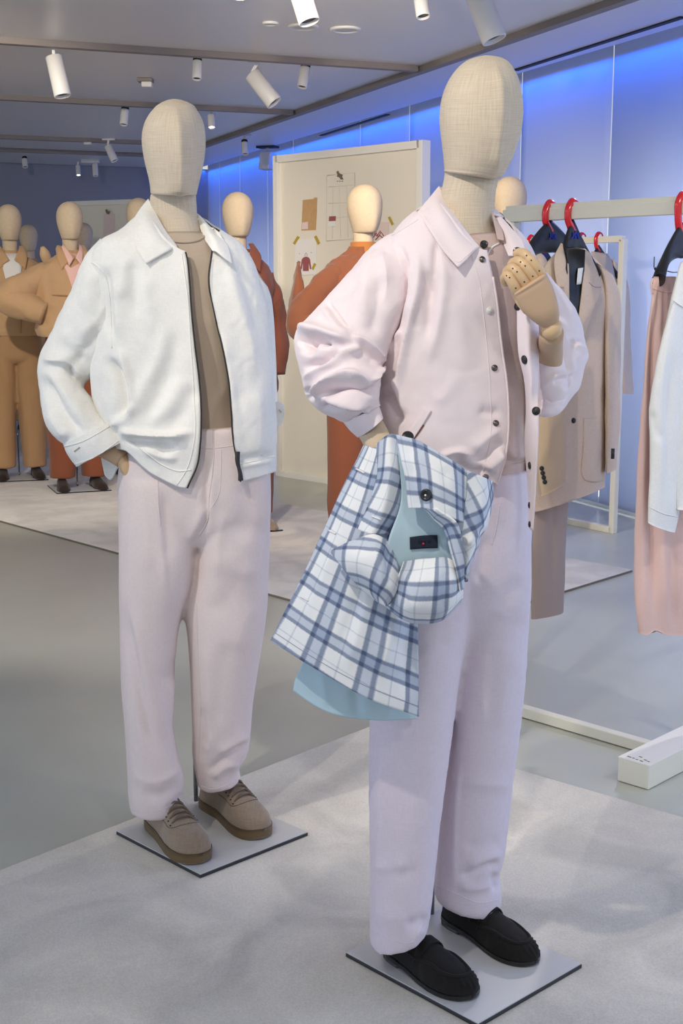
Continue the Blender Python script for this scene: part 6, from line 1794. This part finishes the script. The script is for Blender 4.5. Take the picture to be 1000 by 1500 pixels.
gs, S_gs = closed('sleeve', [(985, 440, 1004, 452, YR - .25, YR - .2, .03, .03, 2.1), (971, 490, 1003, 496, YR - .27, YR - .2, .035, .035, 2.1), (958, 545, 1002, 550, YR - .28, YR - .2, .038, .035, 2.1), (950.5, 598, 1001, 600, YR - .28, YR - .2, .038, .035, 2.1), (952, 640, 1000, 645, YR - .28, YR - .2, .036, .035, 2.1), (951, 700, 998, 706, YR - .28, YR - .2, .034, .03, 2.1), (949, 740, 994, 750, YR - .28, YR - .2, .034, .03, 2.1), (949, 765, 988, 779, YR - .28, YR - .2, .032, .03, 2.1)], M['gauze'], sh,
       lst=[([(980, 480), (968, 560), (966, 640), (968, 740)], .008, 7), ([(990, 500), (980, 600), (980, 740)], -.008, 7), ([(953, 600), (960, 625), (970, 650)], -.008, 6), ([(962, 545), (958, 600), (962, 640)], .006, 6)])
seam('cuff_seam', S_gs, [(950, 742), (970, 752), (992, 757)], .0016, M['gauze'], gs, off=.0005)

# second rack: hangers and clothes
Q0, Q1 = qa + up * H2, qb + up * H2
ax2 = np.array([-qd[1], qd[0], 0.0]); ax2 = ax2 if ax2[0] > 0 else -ax2
for u_, lb_ in ((877, 'black hanger with red hook nearest the post of the rear rack'), (852, 'black hanger with red hook, second from the post of the rear rack'), (796, 'black hanger with red hook above the salmon jacket on the rear rack'), (778, 'black hanger with red hook beside the salmon jacket on the rear rack'), (760, 'leftmost hanger with red hook in view on the rear rack')):
    hanger(on_rail(Q0, Q1, u_), ax2, .05, lb_, .24, drop=.055, fwd=-qd, group='hangers on the rear rack')
pj = on_rail(Q0, Q1, 878); YJ = pj[1]
jr = empty('jacket', tuple(P(890, 420, YJ)), 'pale beige jacket with grey blue lapel on the rear rack by its post', 'jacket')
closed('jacket_body', [(866, 368, 890, 372, YJ - .03, YJ + .05, .03, .03, 2.2), (858, 384, 902, 388, YJ - .08, YJ + .10, .04, .04, 2.3), (856, 450, 908, 450, YJ - .1, YJ + .1, .05, .04, 2.4), (856, 620, 908, 620, YJ - .1, YJ + .1, .05, .04, 2.4)], M['oat'], jr)
closed('sleeve', [(896, 378, 911, 396, YJ + .06, YJ + .12, .03, .04, 2.1), (903, 410, 919, 415, YJ + .06, YJ + .14, .04, .045, 2.1), (908, 480, 923, 482, YJ + .05, YJ + .14, .04, .045, 2.1), (912, 577, 927.5, 577, YJ + .04, YJ + .12, .035, .04, 2.1)], M['oat'], jr)
lg = patch([[(888, 372, YJ - .06), (892, 376, YJ - .06)], [(886, 395, YJ - .09), (899, 396, YJ - .07)], [(884, 415, YJ - .09), (899, 418, YJ - .08)], [(883, 440, YJ - .08), (886, 440, YJ - .08)]], 20, 12); mk('lapel', lg[0], lg[1], M['greyblue'], jr, solid=.004)
ps = on_rail(Q0, Q1, 790); YS = ps[1]
sj, _ = closed('salmon_jacket', [(783, 371, 796, 374, YS - .04, YS + .04, .02, .02, 2.2), (776, 386, 806, 392, YS - .08, YS + .08, .04, .04, 2.3), (772, 420, 810, 425, YS - .1, YS + .1, .05, .04, 2.4), (772, 620, 812, 620, YS - .1, YS + .1, .05, .04, 2.4)], M['salmon'], None)
tag(sj, 'salmon pink jacket hanging on the rear rack behind the wooden hand', 'jacket')

# ================================================================ ceiling fittings
def spot(mount, top, bot, w, label, lit=False, baffle=False, flange=True, lampkw=None):
    m_ = ZP(mount[0], mount[1], CEIL)
    Y = m_[1]
    a, b = P(*top, Y), P(*bot, Y - .03)
    zc = a[1] * CP - (a[2] - CAMH) * SP
    R = w / 2 * zc / FPX
    root = empty('track_spotlight', tuple(m_), label, 'spotlight', 'white ceiling spotlights')
    ax = b - a; L = np.linalg.norm(ax); ax /= L
    v, f = lathe([(R * .96, 0), (R, R * .08), (R, L - R * .1), (R * .97, L), (R * .86, L), (R * .82, L - R * .35), (R * .01, L - R * .36)], a, ax, 28, caps=False)
    f = f + [tuple(range(28))[::-1]]
    h = mk('housing', v, f, M['spot_w'], root, smooth=True)
    h.data.polygons.foreach_set('use_smooth', np.ones(len(h.data.polygons), bool))
    v, f = lathe([(R * .8, L - R * .34), (R * .01, L - R * .30)], a, ax, 24); mk('lens', v, f, M['lens'] if lit else M['spot_k'], h)
    if baffle:
        v, f = lathe([(R * .85, -R * .8), (R * .95, -R * .5), (R * .95, 0.0)], a, ax, 24); mk('heat_sink', v, f, M['spot_k'], root)
        a2 = a - ax * R * .6
    else: a2 = a
    v, f = barm(V3((m_[0], m_[1], CEIL - .01)), V3((a2[0], a2[1], min(CEIL - .03, a2[2] + .012))), .018, .018, up=(0, 1, .1)); mk('stem', v, f, M['spot_w'], root, smooth=False)
    if flange:
        v, f = barm(V3((m_[0] - .06, m_[1], CEIL - .008)), V3((m_[0] + .06, m_[1], CEIL - .008)), .035, .016); mk('track_adapter', v, f, M['spot_w'], root, smooth=False, bevel=.002)
    return root


spot((78, 65), (79, 83), (92, 141), 25, 'large white tilted spotlight at the left above the camel blouson mannequin')
spot((289, 78), (289, 90), (288, 116), 14, 'white spotlight with black top, above right of the white jacket mannequin head', baffle=True, flange=False)
spot((447, 90), (447, 99), (442, 128), 15, 'white spotlight with black top just left of the ceiling profile corner', baffle=True, flange=False)
spot((378, 88), (369, 109), (402, 151), 25, 'white spotlight tilted far to the right, between the two black topped ones')
spot((182, 156), (183, 161), (181, 183), 12, 'small white spotlight with black top just left of the white jacket mannequin head', baffle=True, flange=False)
spot((309, 162), (309, 168), (310, 187), 11, 'small lit white spotlight right of the white jacket mannequin head', lit=True, flange=False)
spot((358, 197), (358, 209), (359, 226), 10, 'small white spotlight with black top above the rust coat mannequin', baffle=True)
spot((159, 203), (158, 214), (168, 236), 11, 'small tilted white spotlight left of the white jacket mannequin head')
spot((36, 228), (36, 233), (37, 245), 8, 'tiny white spotlight far off at the left edge', baffle=True, flange=False)
spot((115, 235), (114, 243), (115, 257), 7, 'tiny lit white spotlight far off, left one of a pair', lit=True, flange=False)
spot((139, 233), (139, 240), (140, 258), 8, 'tiny white spotlight far off, right one of a pair on a white bar', flange=False)
spot((440, -40), (436, -22), (453, 33), 32, 'white spotlight cut by the top edge above the recessed lights')
spot((615, -16), (615, -8), (620, 25), 21, 'white spotlight at the top edge left of the pink jacket mannequin head')
spot((697, -30), (699, -8), (724, 59), 37, 'large white spotlight right above the pink jacket mannequin head')
# white bar of the far pair
a, b = ZP(119, 233, CEIL), ZP(145, 233, CEIL)
a[2] = b[2] = CEIL - .02
v, f = barm(a, b, .05, .04); tag(mk('track_bar', v, f, M['spot_w'], smooth=False, bevel=.003), 'short white track bar over the tiny far pair of spotlights', 'track')


def disc(u, v_, r, mat, name, label, cat, group, ring=None, h=.012):
    p = ZP(u, v_, CEIL)
    root = empty(name, tuple(p), label, cat, group)
    v, f = lathe([(r, 0), (r, h * .6), (r * .9, h), (r * .72, h), (r * .70, h * .5)], p, (0, 0, -1), 32); mk('trim_ring', v, f, ring or M['spot_w'], root)
    v, f = lathe([(r * .72, h * .4), (r * .6, h * .7), (r * .1, h * .75)], p, (0, 0, -1), 28); mk('lens', v, f, mat, root)
    return root


disc(396, 33, .045, M['lens_off'], 'recessed_light', 'smallest flat round ceiling light left of the cut off spotlight', 'ceiling light', 'round recessed ceiling lights')
disc(444, 38, .085, M['lens_off'], 'recessed_light', 'round recessed ceiling light below the cut off spotlight', 'ceiling light', 'round recessed ceiling lights')
disc(506, 42, .085, M['lens_off'], 'recessed_light', 'round recessed ceiling light right of the cut off spotlight', 'ceiling light', 'round recessed ceiling lights')
disc(350, -6, .05, M['lens_hot'], 'recessed_light', 'glaring lit round lamp at the top edge of the ceiling', 'ceiling light', 'round recessed ceiling lights')
disc(90, 221, .10, M['lens_off'], 'recessed_light', 'far flat round ceiling light at the left', 'ceiling light', 'round recessed ceiling lights')
for (u_, v_, s, lb) in ((213, 115, 1.0, 'small white detector box on the ceiling left of the white jacket mannequin head'), (127, 203, 1.0, 'small far detector box on the ceiling above the tiny pair of spotlights')):
    p = ZP(u_, v_, CEIL)
    root = empty('smoke_detector', tuple(p), lb, 'detector', 'ceiling detectors')
    v, f = boxm(p - up * .012, (.10, .10, .024)); mk('detector_base', v, f, M['beam'], root, smooth=False, bevel=.004)
    v, f = boxm(p - up * .04 + V3((.01, 0, 0)), (.07, .07, .035)); mk('detector_body', v, f, M['spot_w'], root, smooth=False, bevel=.006)
# loudspeaker
p = ZP(398, 214, CEIL)
sp = empty('loudspeaker', tuple(p), 'grey loudspeaker hung under the ceiling left of the white board', 'loudspeaker')
ax = (V3((.92, -.38, 0)), V3((.38, .92, 0)), up)
c_ = P(392, 236, p[1])
v, f = boxm(c_, (.12, .16, .17), ax); v = v + np.outer((c_[2] - v[:, 2]) * .25, V3((-.5, .3, 0))); lsb = mk('cabinet', v, f, M['grey_box'], sp, smooth=False, bevel=.012)
v, f = barm(c_ + up * .08, V3((c_[0], c_[1], CEIL)), .03, .03, up=(0, 1, 0)); mk('bracket', v, f, M['grey_box'], sp, smooth=False)
v, f = boxm(V3((c_[0] + .0, c_[1], CEIL - .01)), (.20, .12, .02), ax); mk('mounting_plate', v, f, M['slot'], sp, smooth=False)
